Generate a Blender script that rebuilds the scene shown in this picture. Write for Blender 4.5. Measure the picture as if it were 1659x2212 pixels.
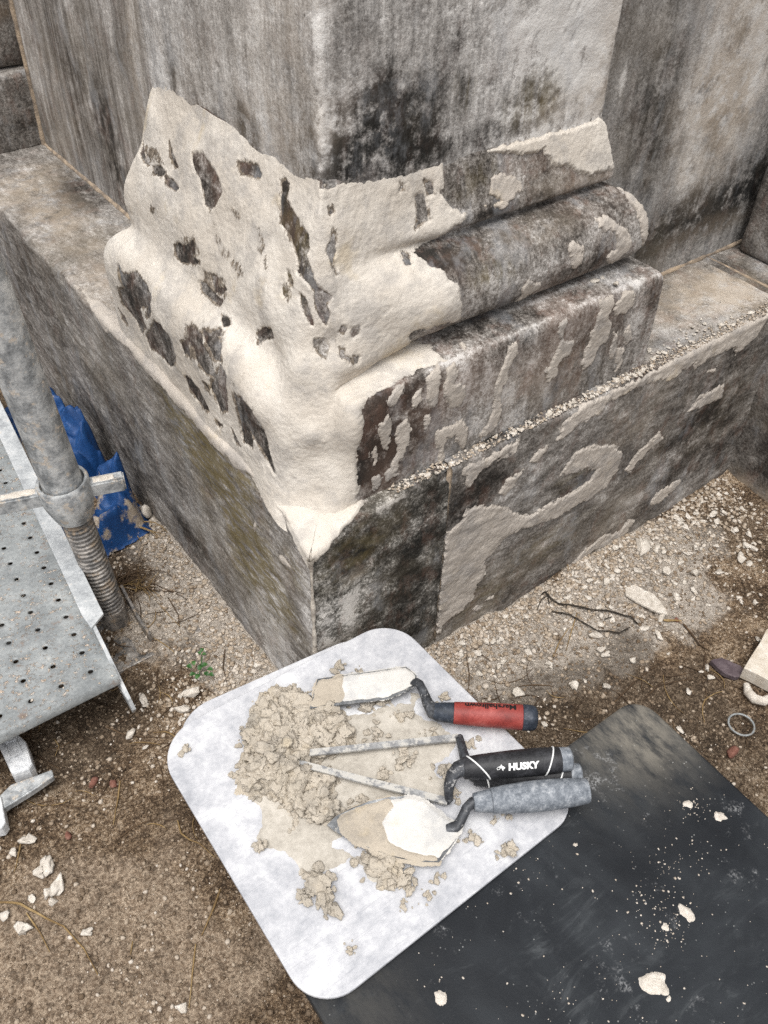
import bpy, bmesh, math, random
import numpy as np
from mathutils import Vector, Matrix

for o in list(bpy.data.objects):
    bpy.data.objects.remove(o, do_unlink=True)
SC = bpy.context.scene
COL = SC.collection
random.seed(7)
RNG = np.random.default_rng(11)

# ------------------------------------------------------------------ camera, sky, sun, exposure
# world frame: origin = foot of the plinth corner, +X along the right-hand face, +Y along the left-hand face, metres
CAM = np.array([-0.33992, -0.55985, 1.0])
FOC, CX, CY = 1921.2, 829.5, 1106.0          # pinhole in units of a 1659 x 2212 picture


def _rot(yaw, pitch, roll):
    y, p, r = np.radians([yaw, pitch, roll])
    fw = np.array([np.cos(p) * np.cos(y), np.cos(p) * np.sin(y), np.sin(p)])
    rt = np.array([np.sin(y), -np.cos(y), 0.0])
    up = np.cross(rt, fw)
    return np.array([rt * np.cos(r) + up * np.sin(r), rt * np.sin(r) - up * np.cos(r), fw])


ROT = _rot(52.0592, -43.4065, 1.9286)
cd = bpy.data.cameras.new('camera')
cam = bpy.data.objects.new('camera', cd)
COL.objects.link(cam)
m = Matrix(((ROT[0][0], -ROT[1][0], -ROT[2][0], CAM[0]), (ROT[0][1], -ROT[1][1], -ROT[2][1], CAM[1]),
            (ROT[0][2], -ROT[1][2], -ROT[2][2], CAM[2]), (0, 0, 0, 1)))
cam.matrix_world = m
cd.sensor_fit = 'VERTICAL'
cd.sensor_height = 36.0
cd.lens = 36.0 * FOC / 2212.0
cd.clip_start = 0.02
cd.clip_end = 500
SC.camera = cam

SUN_EL, SUN_AZ = 70.0, 222.0                  # degrees; azimuth counter-clockwise from +X: behind the photographer
world = bpy.data.worlds.new('World')
SC.world = world
world.use_nodes = True
wn = world.node_tree
wn.nodes.clear()
sky = wn.nodes.new('ShaderNodeTexSky')
sky.sky_type = 'NISHITA'
sky.sun_disc = False
sky.sun_elevation = math.radians(SUN_EL)
sky.sun_rotation = math.radians(90 - SUN_AZ)
sky.air_density = 1.0
sky.dust_density = 4.0
hs = wn.nodes.new('ShaderNodeHueSaturation')    # cloud cover: the sky is nearly neutral
hs.inputs['Saturation'].default_value = 0.20
bg = wn.nodes.new('ShaderNodeBackground')
bg.inputs['Strength'].default_value = 0.125
wo = wn.nodes.new('ShaderNodeOutputWorld')
wn.links.new(sky.outputs[0], hs.inputs['Color'])
wn.links.new(hs.outputs[0], bg.inputs['Color'])
wn.links.new(bg.outputs[0], wo.inputs['Surface'])

sd_ = bpy.data.lights.new('sun', 'SUN')
sd_.energy = 1.5
sd_.angle = math.radians(35)
sd_.color = (1.0, 0.985, 0.955)
sun = bpy.data.objects.new('sun', sd_)
COL.objects.link(sun)
_d = Vector((math.cos(math.radians(SUN_EL)) * math.cos(math.radians(SUN_AZ)),
             math.cos(math.radians(SUN_EL)) * math.sin(math.radians(SUN_AZ)), math.sin(math.radians(SUN_EL))))
sun.rotation_euler = _d.to_track_quat('Z', 'Y').to_euler()

SC.view_settings.view_transform = 'Standard'
SC.view_settings.look = 'None'
SC.view_settings.exposure = 0.70
SC.view_settings.gamma = 1.0
SC.view_settings.use_curve_mapping = False
SC.render.engine = 'CYCLES'
SC.cycles.max_bounces = 6
SC.cycles.use_denoising = False


# ------------------------------------------------------------------ small maths
def at(u, v, z=0.0, ax=2):
    """point of the photograph -> point of the place, on the plane axis = value"""
    d = ROT.T @ np.array([(u - CX) / FOC, (v - CY) / FOC, 1.0])
    return CAM + d * ((z - CAM[ax]) / d[ax])


def to_px(P):
    q = (np.asarray(P) - CAM) @ ROT.T
    return CX + FOC * q[..., 0] / q[..., 2], CY + FOC * q[..., 1] / q[..., 2], q[..., 2]


def _hash(ix, iy, iz):
    h = (ix * 374761393 + iy * 668265263 + iz * 2147483647 % 1274126177) & 0xffffffff
    h = ((h ^ (h >> 13)) * 1274126177) & 0xffffffff
    h = ((h ^ (h >> 16)) * 2246822519) & 0xffffffff
    return ((h ^ (h >> 15)) & 0xffff) / 65535.0


def vnoise(p, seed=0):
    p = np.asarray(p, float)
    i = np.floor(p).astype(np.int64)
    f = p - i
    f = f * f * (3 - 2 * f)
    i = i + seed * 57 + 10000
    r = 0
    for a in (0, 1):
        for b in (0, 1):
            for c in (0, 1):
                w = (f[..., 0] if a else 1 - f[..., 0]) * (f[..., 1] if b else 1 - f[..., 1]) * (f[..., 2] if c else 1 - f[..., 2])
                r = r + w * _hash(i[..., 0] + a, i[..., 1] + b, i[..., 2] + c)
    return r * 2 - 1


def fbm(p, freq, oct_=4, seed=0, gain=0.5):
    p = np.asarray(p, float) * freq
    r, a = 0, 1.0
    for k in range(oct_):
        r = r + a * vnoise(p * (2.03 ** k) + 17.3 * k, seed + k)
        a *= gain
    return r


def poly_sd(S, T, poly):
    """signed distance to a closed polygon, positive inside"""
    poly = np.asarray(poly, float)
    d2 = np.full(S.shape, 1e9)
    ins = np.zeros(S.shape, bool)
    n = len(poly)
    for k in range(n):
        ax, ay = poly[k]
        bx, by = poly[(k + 1) % n]
        ex, ey = bx - ax, by - ay
        L = ex * ex + ey * ey + 1e-12
        t = np.clip(((S - ax) * ex + (T - ay) * ey) / L, 0, 1)
        d2 = np.minimum(d2, (S - ax - t * ex) ** 2 + (T - ay - t * ey) ** 2)
        c = (ay > T) != (by > T)
        xi = (bx - ax) * (T - ay) / ((by - ay) if abs(by - ay) > 1e-12 else 1e-12) + ax
        ins ^= c & (S < xi)
    return np.where(ins, 1, -1) * np.sqrt(d2)


def sstep(x, a, b):
    t = np.clip((x - a) / (b - a), 0, 1)
    return t * t * (3 - 2 * t)


# ------------------------------------------------------------------ objects
def link(o, parent=None):
    COL.objects.link(o)
    if parent is not None:
        o.parent = parent
    return o


def wloc(o):
    v = Vector((0, 0, 0))
    while o is not None:
        v += o.location
        o = o.parent
    return np.array(v)


def tag(o, label, cat=None, group=None, kind=None):
    if label:
        o['label'] = label
    if cat:
        o['category'] = cat
    if group:
        o['group'] = group
    if kind:
        o['kind'] = kind
    return o


def empty(name, loc, label, cat, group=None):
    o = bpy.data.objects.new(name, None)
    o.empty_display_size = 0.02
    o.location = [float(c) for c in loc]
    link(o)
    return tag(o, label, cat, group)


def np_mesh(name, V, Fc, smooth=True, attrs=None):
    """Fc: (n,3) or (n,4) int array"""
    V = np.asarray(V, np.float32)
    Fc = np.asarray(Fc, np.int32)
    me = bpy.data.meshes.new(name)
    k = Fc.shape[1]
    me.vertices.add(len(V))
    me.vertices.foreach_set('co', V.ravel())
    me.loops.add(Fc.size)
    me.loops.foreach_set('vertex_index', Fc.ravel())
    me.polygons.add(len(Fc))
    me.polygons.foreach_set('loop_start', np.arange(0, Fc.size, k, dtype=np.int32))
    try:
        me.polygons.foreach_set('loop_total', np.full(len(Fc), k, np.int32))
    except Exception:
        pass
    me.update(calc_edges=True)
    if smooth:
        me.polygons.foreach_set('use_smooth', np.ones(len(Fc), bool))
    for an, av in (attrs or {}).items():
        a = me.attributes.new(an, 'FLOAT', 'POINT')
        a.data.foreach_set('value', np.asarray(av, np.float32).ravel())
    me.validate()
    return me


def obj(name, me, mat=None, parent=None):
    """link a mesh given in world coordinates; under a parent it is moved to the parent's frame"""
    if parent is not None:
        w = wloc(parent)
        me.transform(Matrix.Translation(Vector([-float(c) for c in w])))
    o = bpy.data.objects.new(name, me)
    if mat is not None:
        me.materials.clear()
        me.materials.append(mat)
    return link(o, parent)


def solo(name, me, mat, label, cat, group=None, kind=None):
    """a thing that is one mesh: origin put at the base of its own bounds"""
    n = len(me.vertices)
    co = np.empty(n * 3, np.float32)
    me.vertices.foreach_get('co', co)
    co = co.reshape(-1, 3)
    b = np.array([(co[:, 0].min() + co[:, 0].max()) / 2, (co[:, 1].min() + co[:, 1].max()) / 2, co[:, 2].min()])
    me.transform(Matrix.Translation(Vector([-float(c) for c in b])))
    o = bpy.data.objects.new(name, me)
    o.location = [float(c) for c in b]
    me.materials.append(mat)
    link(o)
    return tag(o, label, cat, group, kind)


def grid_faces(ni, nj, keep=None, flip=False):
    I, J = np.meshgrid(np.arange(ni - 1), np.arange(nj - 1), indexing='ij')
    a = I * nj + J
    F = np.stack([a, a + nj, a + nj + 1, a + 1], -1)
    if flip:
        F = F[..., ::-1]
    if keep is not None:
        return F[keep]
    return F.reshape(-1, 4)


def compact(V, F, attrs):
    used = np.unique(F)
    mp = np.full(len(V), -1, np.int64)
    mp[used] = np.arange(len(used))
    return V[used], mp[F], {k: np.asarray(v).ravel()[used] for k, v in attrs.items()}


def grid_normals(P, ref):
    a = np.gradient(P, axis=0)
    b = np.gradient(P, axis=1)
    n = np.cross(a, b)
    n /= np.linalg.norm(n, axis=-1, keepdims=True) + 1e-12
    s = np.sign((n * ref).sum(-1, keepdims=True).mean())
    return n * s, s


class Surf:
    """a param surface sampled on a grid: P[i,j], metric s[i], t[j]"""

    def __init__(self, P, s, t, ref):
        self.P, self.s, self.t = P, np.asarray(s, float), np.asarray(t, float)
        self.N, self.sg = grid_normals(P, ref)
        self.S, self.T = np.meshgrid(self.s, self.t, indexing='ij')
        self._px = None

    def st(self, u, v):
        if self._px is None:
            a, b, z = to_px(self.P)
            vis = (self.N * (CAM - self.P)).sum(-1) > -0.02
            self._px = (a, b, z, vis)
        a, b, z, vis = self._px
        d = np.hypot(a - u, b - v) + np.where(vis, 0, 40)
        mn = d.min()
        zz = np.where(d < max(7.0, mn + 2), z + d * 0.002, 9)
        k = np.unravel_index(np.argmin(zz), zz.shape)
        return self.S[k], self.T[k]

    def poly(self, pts):
        return [self.st(*q) for q in pts]

    def up(self, f=2):
        """finer copy by linear interpolation"""
        def rs(A, f):
            n = A.shape[0]
            x = np.linspace(0, n - 1, (n - 1) * f + 1)
            i = np.minimum(x.astype(int), n - 2)
            w = (x - i).reshape((-1,) + (1,) * (A.ndim - 1))
            return A[i] * (1 - w) + A[i + 1] * w
        q = Surf.__new__(Surf)
        q.P = np.swapaxes(rs(np.swapaxes(rs(self.P, f), 0, 1), f), 0, 1)
        q.N = np.swapaxes(rs(np.swapaxes(rs(self.N, f), 0, 1), f), 0, 1)
        q.N /= np.linalg.norm(q.N, axis=-1, keepdims=True) + 1e-12
        q.s, q.t, q.sg = rs(self.s, f), rs(self.t, f), self.sg
        q.S, q.T = np.meshgrid(q.s, q.t, indexing='ij')
        q._px = None
        return q

    def sub(self, poly, mg=0.012):
        p = np.asarray(poly)
        i0, i1 = np.searchsorted(self.s, p[:, 0].min() - mg), np.searchsorted(self.s, p[:, 0].max() + mg)
        j0, j1 = np.searchsorted(self.t, p[:, 1].min() - mg), np.searchsorted(self.t, p[:, 1].max() + mg)
        a, b = slice(max(i0, 0), max(i1, i0 + 2)), slice(max(j0, 0), max(j1, j0 + 2))
        q = Surf.__new__(Surf)
        q.P, q.N, q.S, q.T = self.P[a, b], self.N[a, b], self.S[a, b], self.T[a, b]
        q.s, q.t, q.sg, q._px, q.win = self.s[a], self.t[b], self.sg, None, (a, b)
        return q

    def mesh(self, name, attrs=None):
        ni, nj = self.P.shape[:2]
        return np_mesh(name, self.P.reshape(-1, 3), grid_faces(ni, nj, flip=self.sg < 0), True, attrs)

    def coat(self, name, sd, thick, mat, parent, slope=0.9, extra=None, floor=-0.0016, rough=0.0003, label=None):
        """a skin of mortar lying on this surface wherever sd > 0; it dives into the stone at its edge"""
        h = np.minimum(sd * slope, thick)
        h = h + rough * fbm(self.P, 260, 3, 5) * (sd > -0.002)
        h = np.maximum(h, floor)
        K = h > floor + 0.0002
        keep = K[:-1, :-1] | K[1:, :-1] | K[:-1, 1:] | K[1:, 1:]
        if not keep.any():
            return None
        V = (self.P + self.N * h[..., None]).reshape(-1, 3)
        ni, nj = h.shape
        F = grid_faces(ni, nj, keep, flip=self.sg < 0)
        at_ = {'edge': np.clip(sd / 0.01, -1, 1)}
        at_.update(extra or {})
        V, F, at_ = compact(V, F, at_)
        o = obj(name, np_mesh(name, V, F, True, at_), mat, parent)
        if label:
            o['label'] = label
        return o


# ------------------------------------------------------------------ materials
class NT:
    def __init__(self, name):
        self.m = bpy.data.materials.new(name)
        self.m.use_nodes = True
        self.t = self.m.node_tree
        self.t.nodes.clear()
        self.out = self.t.nodes.new('ShaderNodeOutputMaterial')
        self.b = self.t.nodes.new('ShaderNodeBsdfPrincipled')
        self.t.links.new(self.b.outputs[0], self.out.inputs[0])
        self.co = self.t.nodes.new('ShaderNodeNewGeometry').outputs['Position']

    def link(self, a, b):
        if hasattr(a, 'links'):
            self.t.links.new(a, b)
        else:
            b.default_value = a

    def local(self):
        self.co = self.t.nodes.new('ShaderNodeTexCoord').outputs['Object']

    def mapping(self, rot=(0, 0, 0), scale=(1, 1, 1), co=None):
        n = self.t.nodes.new('ShaderNodeMapping')
        n.inputs['Rotation'].default_value = [math.radians(a) for a in rot]
        n.inputs['Scale'].default_value = scale
        self.t.links.new(co or self.co, n.inputs['Vector'])
        return n.outputs[0]

    def noise(self, scale, detail=4, rough=0.55, co=None, dist=0.0):
        n = self.t.nodes.new('ShaderNodeTexNoise')
        n.inputs['Scale'].default_value = scale
        n.inputs['Detail'].default_value = detail
        n.inputs['Roughness'].default_value = rough
        n.inputs['Distortion'].default_value = dist
        self.t.links.new(co or self.co, n.inputs['Vector'])
        return n.outputs[0]

    def voro(self, scale, feat='F1', co=None, out=0, rand=1.0):
        n = self.t.nodes.new('ShaderNodeTexVoronoi')
        n.feature = feat
        n.inputs['Scale'].default_value = scale
        n.inputs['Randomness'].default_value = rand
        self.t.links.new(co or self.co, n.inputs['Vector'])
        return n.outputs[out]

    def attr(self, name):
        n = self.t.nodes.new('ShaderNodeAttribute')
        n.attribute_name = name
        return n.outputs['Fac']

    def math(self, op, a, b=0.0, c=None, clamp=False):
        n = self.t.nodes.new('ShaderNodeMath')
        n.operation = op
        n.use_clamp = clamp
        self.link(a, n.inputs[0])
        self.link(b, n.inputs[1])
        if c is not None:
            self.link(c, n.inputs[2])
        return n.outputs[0]

    def rng(self, a, lo, hi, to0=0.0, to1=1.0):
        n = self.t.nodes.new('ShaderNodeMapRange')
        n.interpolation_type = 'SMOOTHSTEP'
        self.link(a, n.inputs[0])
        for k, v in zip((1, 2, 3, 4), (lo, hi, to0, to1)):
            n.inputs[k].default_value = v
        return n.outputs[0]

    def ramp(self, fac, stops):
        n = self.t.nodes.new('ShaderNodeValToRGB')
        r = n.color_ramp
        while len(r.elements) < len(stops):
            r.elements.new(0.5)
        for e, (p, c) in zip(r.elements, stops):
            e.position = p
            e.color = (*c, 1)
        self.link(fac, n.inputs[0])
        return n.outputs[0]

    def mix(self, fac, a, b, mode='MIX'):
        n = self.t.nodes.new('ShaderNodeMix')
        n.data_type = 'RGBA'
        n.blend_type = mode
        self.link(fac, n.inputs[0])
        for x, i in ((a, 6), (b, 7)):
            if isinstance(x, tuple):
                n.inputs[i].default_value = (*x, 1)
            else:
                self.t.links.new(x, n.inputs[i])
        return n.outputs[2]

    def bump(self, h, dist, strength=1.0, prev=None):
        n = self.t.nodes.new('ShaderNodeBump')
        n.inputs['Strength'].default_value = strength
        n.inputs['Distance'].default_value = dist
        self.t.links.new(h, n.inputs['Height'])
        if prev is not None:
            self.t.links.new(prev, n.inputs['Normal'])
        return n.outputs[0]

    def done(self, col, rough=0.9, normal=None, spec=0.3, metal=0.0):
        self.link((*col, 1) if isinstance(col, tuple) else col, self.b.inputs['Base Color'])
        self.link(rough, self.b.inputs['Roughness'])
        self.link(metal, self.b.inputs['Metallic'])
        self.b.inputs['Specular IOR Level'].default_value = spec
        if normal is not None:
            self.t.links.new(normal, self.b.inputs['Normal'])
        return self.m


def stone_mat(name, ramp, rot, scale, base=0.5, streak=0.5, mott=0.5, grain=0.35, mscale=14, tint=(0.30, 0.24, 0.16), tint_amt=0.35, hue=1.0):
    """weathered marble: streaks along one direction, mottling, grain; stains come from the point attributes dark / light / olive / warm"""
    n = NT(name)
    st = n.noise(1.0, 6, 0.6, n.mapping(rot, scale), 0.35)
    st2 = n.noise(1.0, 4, 0.6, n.mapping(rot, tuple(c * 3.1 for c in scale)), 0.2)
    mo = n.noise(mscale, 7, 0.62, None, 0.4)
    gr = n.noise(230, 4, 0.75)
    g2 = n.noise(650, 2, 0.7)
    v = n.math('MULTIPLY_ADD', n.math('SUBTRACT', st, 0.5), streak * 2.2, base)
    v = n.math('MULTIPLY_ADD', n.math('SUBTRACT', st2, 0.5), streak * 1.3, v)
    v = n.math('MULTIPLY_ADD', n.math('SUBTRACT', mo, 0.5), mott * 2.6, v)
    v = n.math('MULTIPLY_ADD', n.math('SUBTRACT', gr, 0.5), grain * 3.4, v)
    v = n.math('MULTIPLY_ADD', n.math('SUBTRACT', g2, 0.5), grain * 2.0, v)
    pit = n.math('MULTIPLY', n.rng(n.voro(95), 0.0, 0.16, 1, 0), n.rng(n.noise(30, 3), .45, .6))
    v = n.math('MULTIPLY_ADD', pit, -0.35, v)
    brk = n.noise(42, 6, 0.68)
    brk2 = n.math('MULTIPLY', n.rng(brk, 0.33, 0.62), 1.0)
    v = n.math('ADD', v, n.math('MULTIPLY', n.attr('light'), n.rng(n.noise(26, 6, 0.65, n.mapping(rot, (1, 1, 1))), 0.3, 0.6)))
    v = n.math('SUBTRACT', v, n.math('MULTIPLY', n.attr('dark'), brk2))
    col = n.ramp(v, ramp)
    hr = n.math('MULTIPLY', n.rng(n.noise(33, 6, 0.7, n.mapping((0, 0, 0), (1, 1, .6))), 0.50, 0.66), 0.55 * hue)
    col = n.mix(hr, col, n.mix(0.5, col, (0.20, 0.115, 0.085)))
    hb = n.math('MULTIPLY', n.rng(n.noise(19, 6, 0.7, n.mapping((20, 0, 0), (1, 1, .5))), 0.52, 0.66), 0.6)
    col = n.mix(hb, col, n.mix(0.5, col, (0.36, 0.37, 0.385)))
    wm = n.noise(6.0, 5, 0.6)
    col = n.mix(n.math('MULTIPLY', n.rng(wm, 0.45, 0.7), tint_amt), col, n.mix(0.55, col, tint), 'MIX')
    ol = n.math('MULTIPLY', n.attr('olive'), n.rng(n.noise(1.0, 6, 0.65, n.mapping(rot, tuple(c * 1.4 for c in scale))), 0.38, 0.62), clamp=True)
    col = n.mix(ol, col, n.mix(0.72, col, (0.155, 0.118, 0.042)))
    wr = n.math('MULTIPLY', n.attr('warm'), n.rng(brk, 0.3, 0.6), clamp=True)
    col = n.mix(wr, col, n.mix(0.65, col, (0.385, 0.315, 0.24)))
    nb = n.bump(gr, 0.0012, 0.55)
    nb = n.bump(n.noise(70, 6, 0.7), 0.003, 0.55, nb)
    return n.done(col, n.rng(mo, 0.3, 0.7, 0.72, 0.95), nb, 0.25)


GREY = [(0.0, (0.016, 0.0155, 0.0145)), (0.2, (0.05, 0.0475, 0.044)), (0.42, (0.152, 0.143, 0.134)), (0.65, (0.315, 0.300, 0.283)), (0.85, (0.50, 0.48, 0.455)), (1.0, (0.68, 0.66, 0.63))]
BROWN = [(0.0, (0.02, 0.0175, 0.015)), (0.25, (0.06, 0.052, 0.045)), (0.5, (0.154, 0.139, 0.124)), (0.75, (0.295, 0.273, 0.25)), (1.0, (0.54, 0.515, 0.485))]
DARK = [(0.0, (0.010, 0.0095, 0.008)), (0.3, (0.036, 0.033, 0.028)), (0.55, (0.095, 0.088, 0.077)), (0.8, (0.25, 0.235, 0.21)), (1.0, (0.52, 0.49, 0.45))]


def mortar_mat(name, a, b, dirt=(0.19, 0.155, 0.12), sand=1.0):
    n = NT(name)
    big = n.noise(9, 5, 0.6)
    mid = n.noise(60, 5, 0.65)
    fin = n.noise(850, 3, 0.7)
    col = n.mix(n.rng(big, 0.35, 0.65), a, b)
    col = n.mix(n.math('MULTIPLY', n.rng(mid, 0.5, 0.72), 0.35), col, tuple(c * 0.80 for c in a))
    col = n.mix(n.math('MULTIPLY', n.rng(fin, 0.56, 0.72), 0.30), col, tuple(c * 0.62 for c in a))
    gq = n.math('MULTIPLY', n.rng(n.noise(24, 6, 0.7), 0.47, 0.64), 0.75)
    col = n.mix(gq, col, (a[0] * .74, a[1] * .76, a[2] * .80))
    pt = n.math('MULTIPLY', n.rng(n.voro(150), 0.04, 0.14, 1, 0), n.rng(n.noise(45, 4), 0.47, 0.58))
    col = n.mix(n.math('MULTIPLY', pt, 0.6), col, tuple(c * .9 for c in dirt))
    fd = n.rng(n.math('ADD', n.attr('fade'), n.math('MULTIPLY', n.math('SUBTRACT', n.noise(150, 7, 0.8, n.mapping((0, 0, 0), (1, 1, .45))), 0.5), 2.3)), 0.42, 0.70)
    dirt2 = n.mix(n.rng(n.noise(300, 3, .7), .35, .65), tuple(c * .45 for c in dirt), tuple(c * 1.25 for c in dirt))
    col = n.mix(fd, col, dirt2)
    ys = n.math('MULTIPLY', n.rng(n.noise(17, 4, 0.6), 0.60, 0.74), 0.35)
    col = n.mix(ys, col, (0.50, 0.39, 0.22))
    thin = n.rng(n.attr('edge'), 0.0, 0.22, 0.16, 0.0)
    col = n.mix(thin, col, dirt)
    nb = n.bump(fin, 0.0008 * sand, 0.5)
    nb = n.bump(n.noise(230, 4, 0.7), 0.0012 * sand, 0.45, nb)
    nb = n.bump(n.noise(38, 4, 0.6), 0.003 * sand, 0.40, nb)
    stz = n.noise(1.0, 4, 0.6, n.mapping((25, 30, 40), (18, 120, 60)), 0.3)
    nb = n.bump(stz, 0.003 * sand, 0.35, nb)
    return n.done(col, 0.93, nb, 0.2)


M = {}
M['cream'] = mortar_mat('cream_mortar', (0.530, 0.478, 0.412), (0.615, 0.570, 0.508))
M['patch'] = mortar_mat('grey_mortar', (0.42, 0.375, 0.325), (0.50, 0.45, 0.395), sand=1.3)
M['shaft'] = stone_mat('shaft_marble', GREY, (0, 0, 0), (70, 70, 4.5), 0.77, 0.36, 0.22, 0.28, tint_amt=0.22, hue=0.35)
M['wall_l'] = stone_mat('left_wall_marble', BROWN, (0, 0, 0), (60, 60, 3.5), 0.63, 0.46, 0.26, 0.24, tint_amt=0.30, hue=0.7)
M['wall_r'] = stone_mat('right_wall_marble', GREY, (0, 0, 0), (40, 40, 5), 0.54, 0.30, 0.26, 0.26, hue=0.4)
M['plinth_l'] = stone_mat('left_plinth_stone', BROWN, (38, 0, 0), (60, 22, 120), 0.58, 0.46, 0.40, 0.32, 11, (0.27, 0.225, 0.16), 0.4, 0.6)
M['plinth_c'] = stone_mat('corner_plinth_stone', DARK, (0, 35, 0), (20, 30, 32), 0.50, 0.45, 0.75, 0.5, 26)
M['plinth_r'] = stone_mat('right_plinth_stone', BROWN, (0, 38, 0), (14, 40, 60), 0.53, 0.36, 0.55, 0.36, 12)
M['wing'] = stone_mat('wing_plinth_stone', BROWN, (0, 0, 0), (20, 20, 20), 0.40, 0.3, 0.5, 0.34, tint_amt=0.6)
M['base'] = stone_mat('base_moulding_stone', BROWN, (0, 0, 0), (60, 60, 10), 0.58, 0.36, 0.55, 0.44, 20, (0.28, 0.17, 0.12), 0.45)

M['neigh'] = stone_mat('neighbour_pier_stone', BROWN, (0, 0, 0), (40, 40, 12), 0.50, 0.3, 0.55, 0.4, 10, (0.36, 0.26, 0.17), 0.9)

# ------------------------------------------------------------------ the monument
X4, Y4, XE, YE, X6, Y6 = 0.0881, 0.0955, 0.4556, 0.4457, 0.1632, 0.1642
H1, H5, XR, YW = 0.3454, 0.6513, 0.8311, 1.145

monument = empty('stone_monument', (0, 0, 0), 'weathered grey stone corner pier and plinth half coated in pale repair mortar', 'monument')


def blob(sf, lst, out=None):
    """soft stains: (u, v, radius_s, radius_t, amount) in picture point and metres on the surface"""
    A = np.zeros(sf.S.shape) if out is None else out
    for (u, v, rs, rt, am) in lst:
        s0, t0 = sf.st(u, v)
        w = fbm(sf.P, 22, 3, 3) * 0.25
        r = np.sqrt(((sf.S - s0) / rs) ** 2 + ((sf.T - t0) / rt) ** 2) + w
        A += am * np.clip(1.25 - r, 0, 1)
    return A


def stains(sf, dark=(), light=(), olive=(), warm=(), worn=()):
    li = blob(sf, light)
    for e in worn:
        li = li + e
    return {'dark': blob(sf, dark), 'light': li, 'olive': blob(sf, olive), 'warm': blob(sf, warm)}


# ---- plinth: each slab is a swept sheet, ledge on top then rounded edge then face
def dip(x, y):
    r = np.hypot(np.maximum(x, 0), np.maximum(y, 0))
    return 0.026 * np.exp(-(r / 0.052) ** 1.6)


def plinth_profile(step, depth=0.176, foot=-0.05, r=0.007):
    q = [(depth, H1), (r, H1)]
    for a in np.linspace(0, math.pi / 2, 6)[1:]:
        q.append((r - r * math.sin(a), H1 - r + r * math.cos(a)))
    q.append((0, foot))
    q = np.array(q)
    L = np.concatenate([[0], np.cumsum(np.linalg.norm(np.diff(q, axis=0), axis=1))])
    t = np.arange(0, L[-1] + step, step)
    t[-1] = L[-1]
    return np.interp(t, L, q[:, 0]), np.interp(t, L, q[:, 1]), t


def plinth_sheet(side, a, b, step=0.0026, proud=0.0, mitre_a=False, seed=0, rough=1.0):
    """side 'R': face Y=0 looking -Y, runs in X; side 'L': face X=0 looking -X, runs in Y"""
    q, z, t = plinth_profile(step)
    s = np.linspace(a, b, int((b - a) / step) + 1)
    Q = q[None, :]
    u = ((s - a) / (b - a))[:, None]
    run = (np.maximum(Q, 0) if mitre_a else a) * (1 - u) + b * u if mitre_a else s[:, None] + 0 * Q
    Z = np.repeat(z[None, :], len(s), 0)
    if side == 'R':
        P = np.stack([run, np.repeat(Q, len(s), 0) - proud, Z], -1)
        ref = np.array([0, -1, 0.6])
    else:
        P = np.stack([np.repeat(Q, len(s), 0) - proud, run, Z], -1)
        ref = np.array([-1, 0, 0.6])
    dz = dip(P[..., 0], P[..., 1]) * np.clip(P[..., 2] / H1, 0, 1) ** 3
    P[..., 2] -= dz
    sf = Surf(P, s, t, ref)
    nz = fbm(P, 9, 4, seed) * 0.0014 + fbm(P, 60, 4, seed + 3) * 0.0010 + np.minimum(fbm(P, 30, 3, seed + 9), -0.35) * 0.0022 + 0.0008
    edge = np.exp(-((sf.T - 0.176) / 0.014) ** 2)
    nz = nz - edge * np.maximum(fbm(P, 16, 3, seed + 5), 0) * 0.006
    sf = Surf(P + sf.N * (nz * rough)[..., None], s, t, ref)
    return sf


SL = plinth_sheet('L', 0.0, 1.30, 0.0032, 0, True, 1)
SCn = plinth_sheet('R', 0.0, 0.1920, 0.0022, 0, True, 2, 1.3)
SRt = plinth_sheet('R', 0.1925, XR, 0.0026, 0.0012, False, 3)

slabL = obj('plinth_slab', SL.mesh('plinth_slab', stains(
    SL,
    dark=[(60, 620, .2, .10, .25), (250, 900, .12, .05, .30), (150, 420, .10, .05, .45), (420, 1180, .06, .025, .35), (240, 950, .30, .03, .3), (760, 1500, .05, .05, .2)],
    light=[(600, 1330, .05, .16, .42), (668, 1330, .03, .2, .35), (560, 1390, .08, .03, .3), (400, 880, .04, .02, .30), (470, 1000, .02, .03, .3), (310, 1000, .02, .03, .2), (180, 600, .3, .02, .2), (560, 1310, .02, .05, .3)],
    olive=[(470, 1020, .14, .08, 1.2), (520, 1160, .08, .08, 1.2), (570, 1250, .06, .08, 1.1), (620, 1330, .05, .05, .8), (430, 950, .12, .06, 1.1), (640, 1260, .03, .03, .6)],
    warm=[(130, 470, .12, .06, .8), (220, 600, .10, .05, .7), (60, 400, .1, .08, .7), (280, 720, .05, .03, .5), (350, 800, .20, .012, .7), (620, 1260, .03, .03, .4)])), M['plinth_l'], monument)
slabL['label'] = 'long brown streaked plinth slab under the plastered face'
slabC = obj('plinth_slab', SCn.mesh('plinth_slab', stains(
    SCn,
    dark=[(880, 1250, .06, .08, .45), (800, 1180, .07, .05, .35), (900, 1350, .04, .06, .4)],
    light=[(760, 1300, .06, .05, .42), (700, 1280, .012, .2, .45), (720, 1370, .05, .05, .4), (880, 1150, .04, .02, .25), (900, 1270, .03, .02, .3), (820, 1100, .05, .004, .5)],
    olive=[(780, 1190, .06, .05, .5)], warm=[(770, 1240, .02, .015, .5)])), M['plinth_c'], monument)
slabC['label'] = 'dark mottled plinth slab at the corner'
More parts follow.
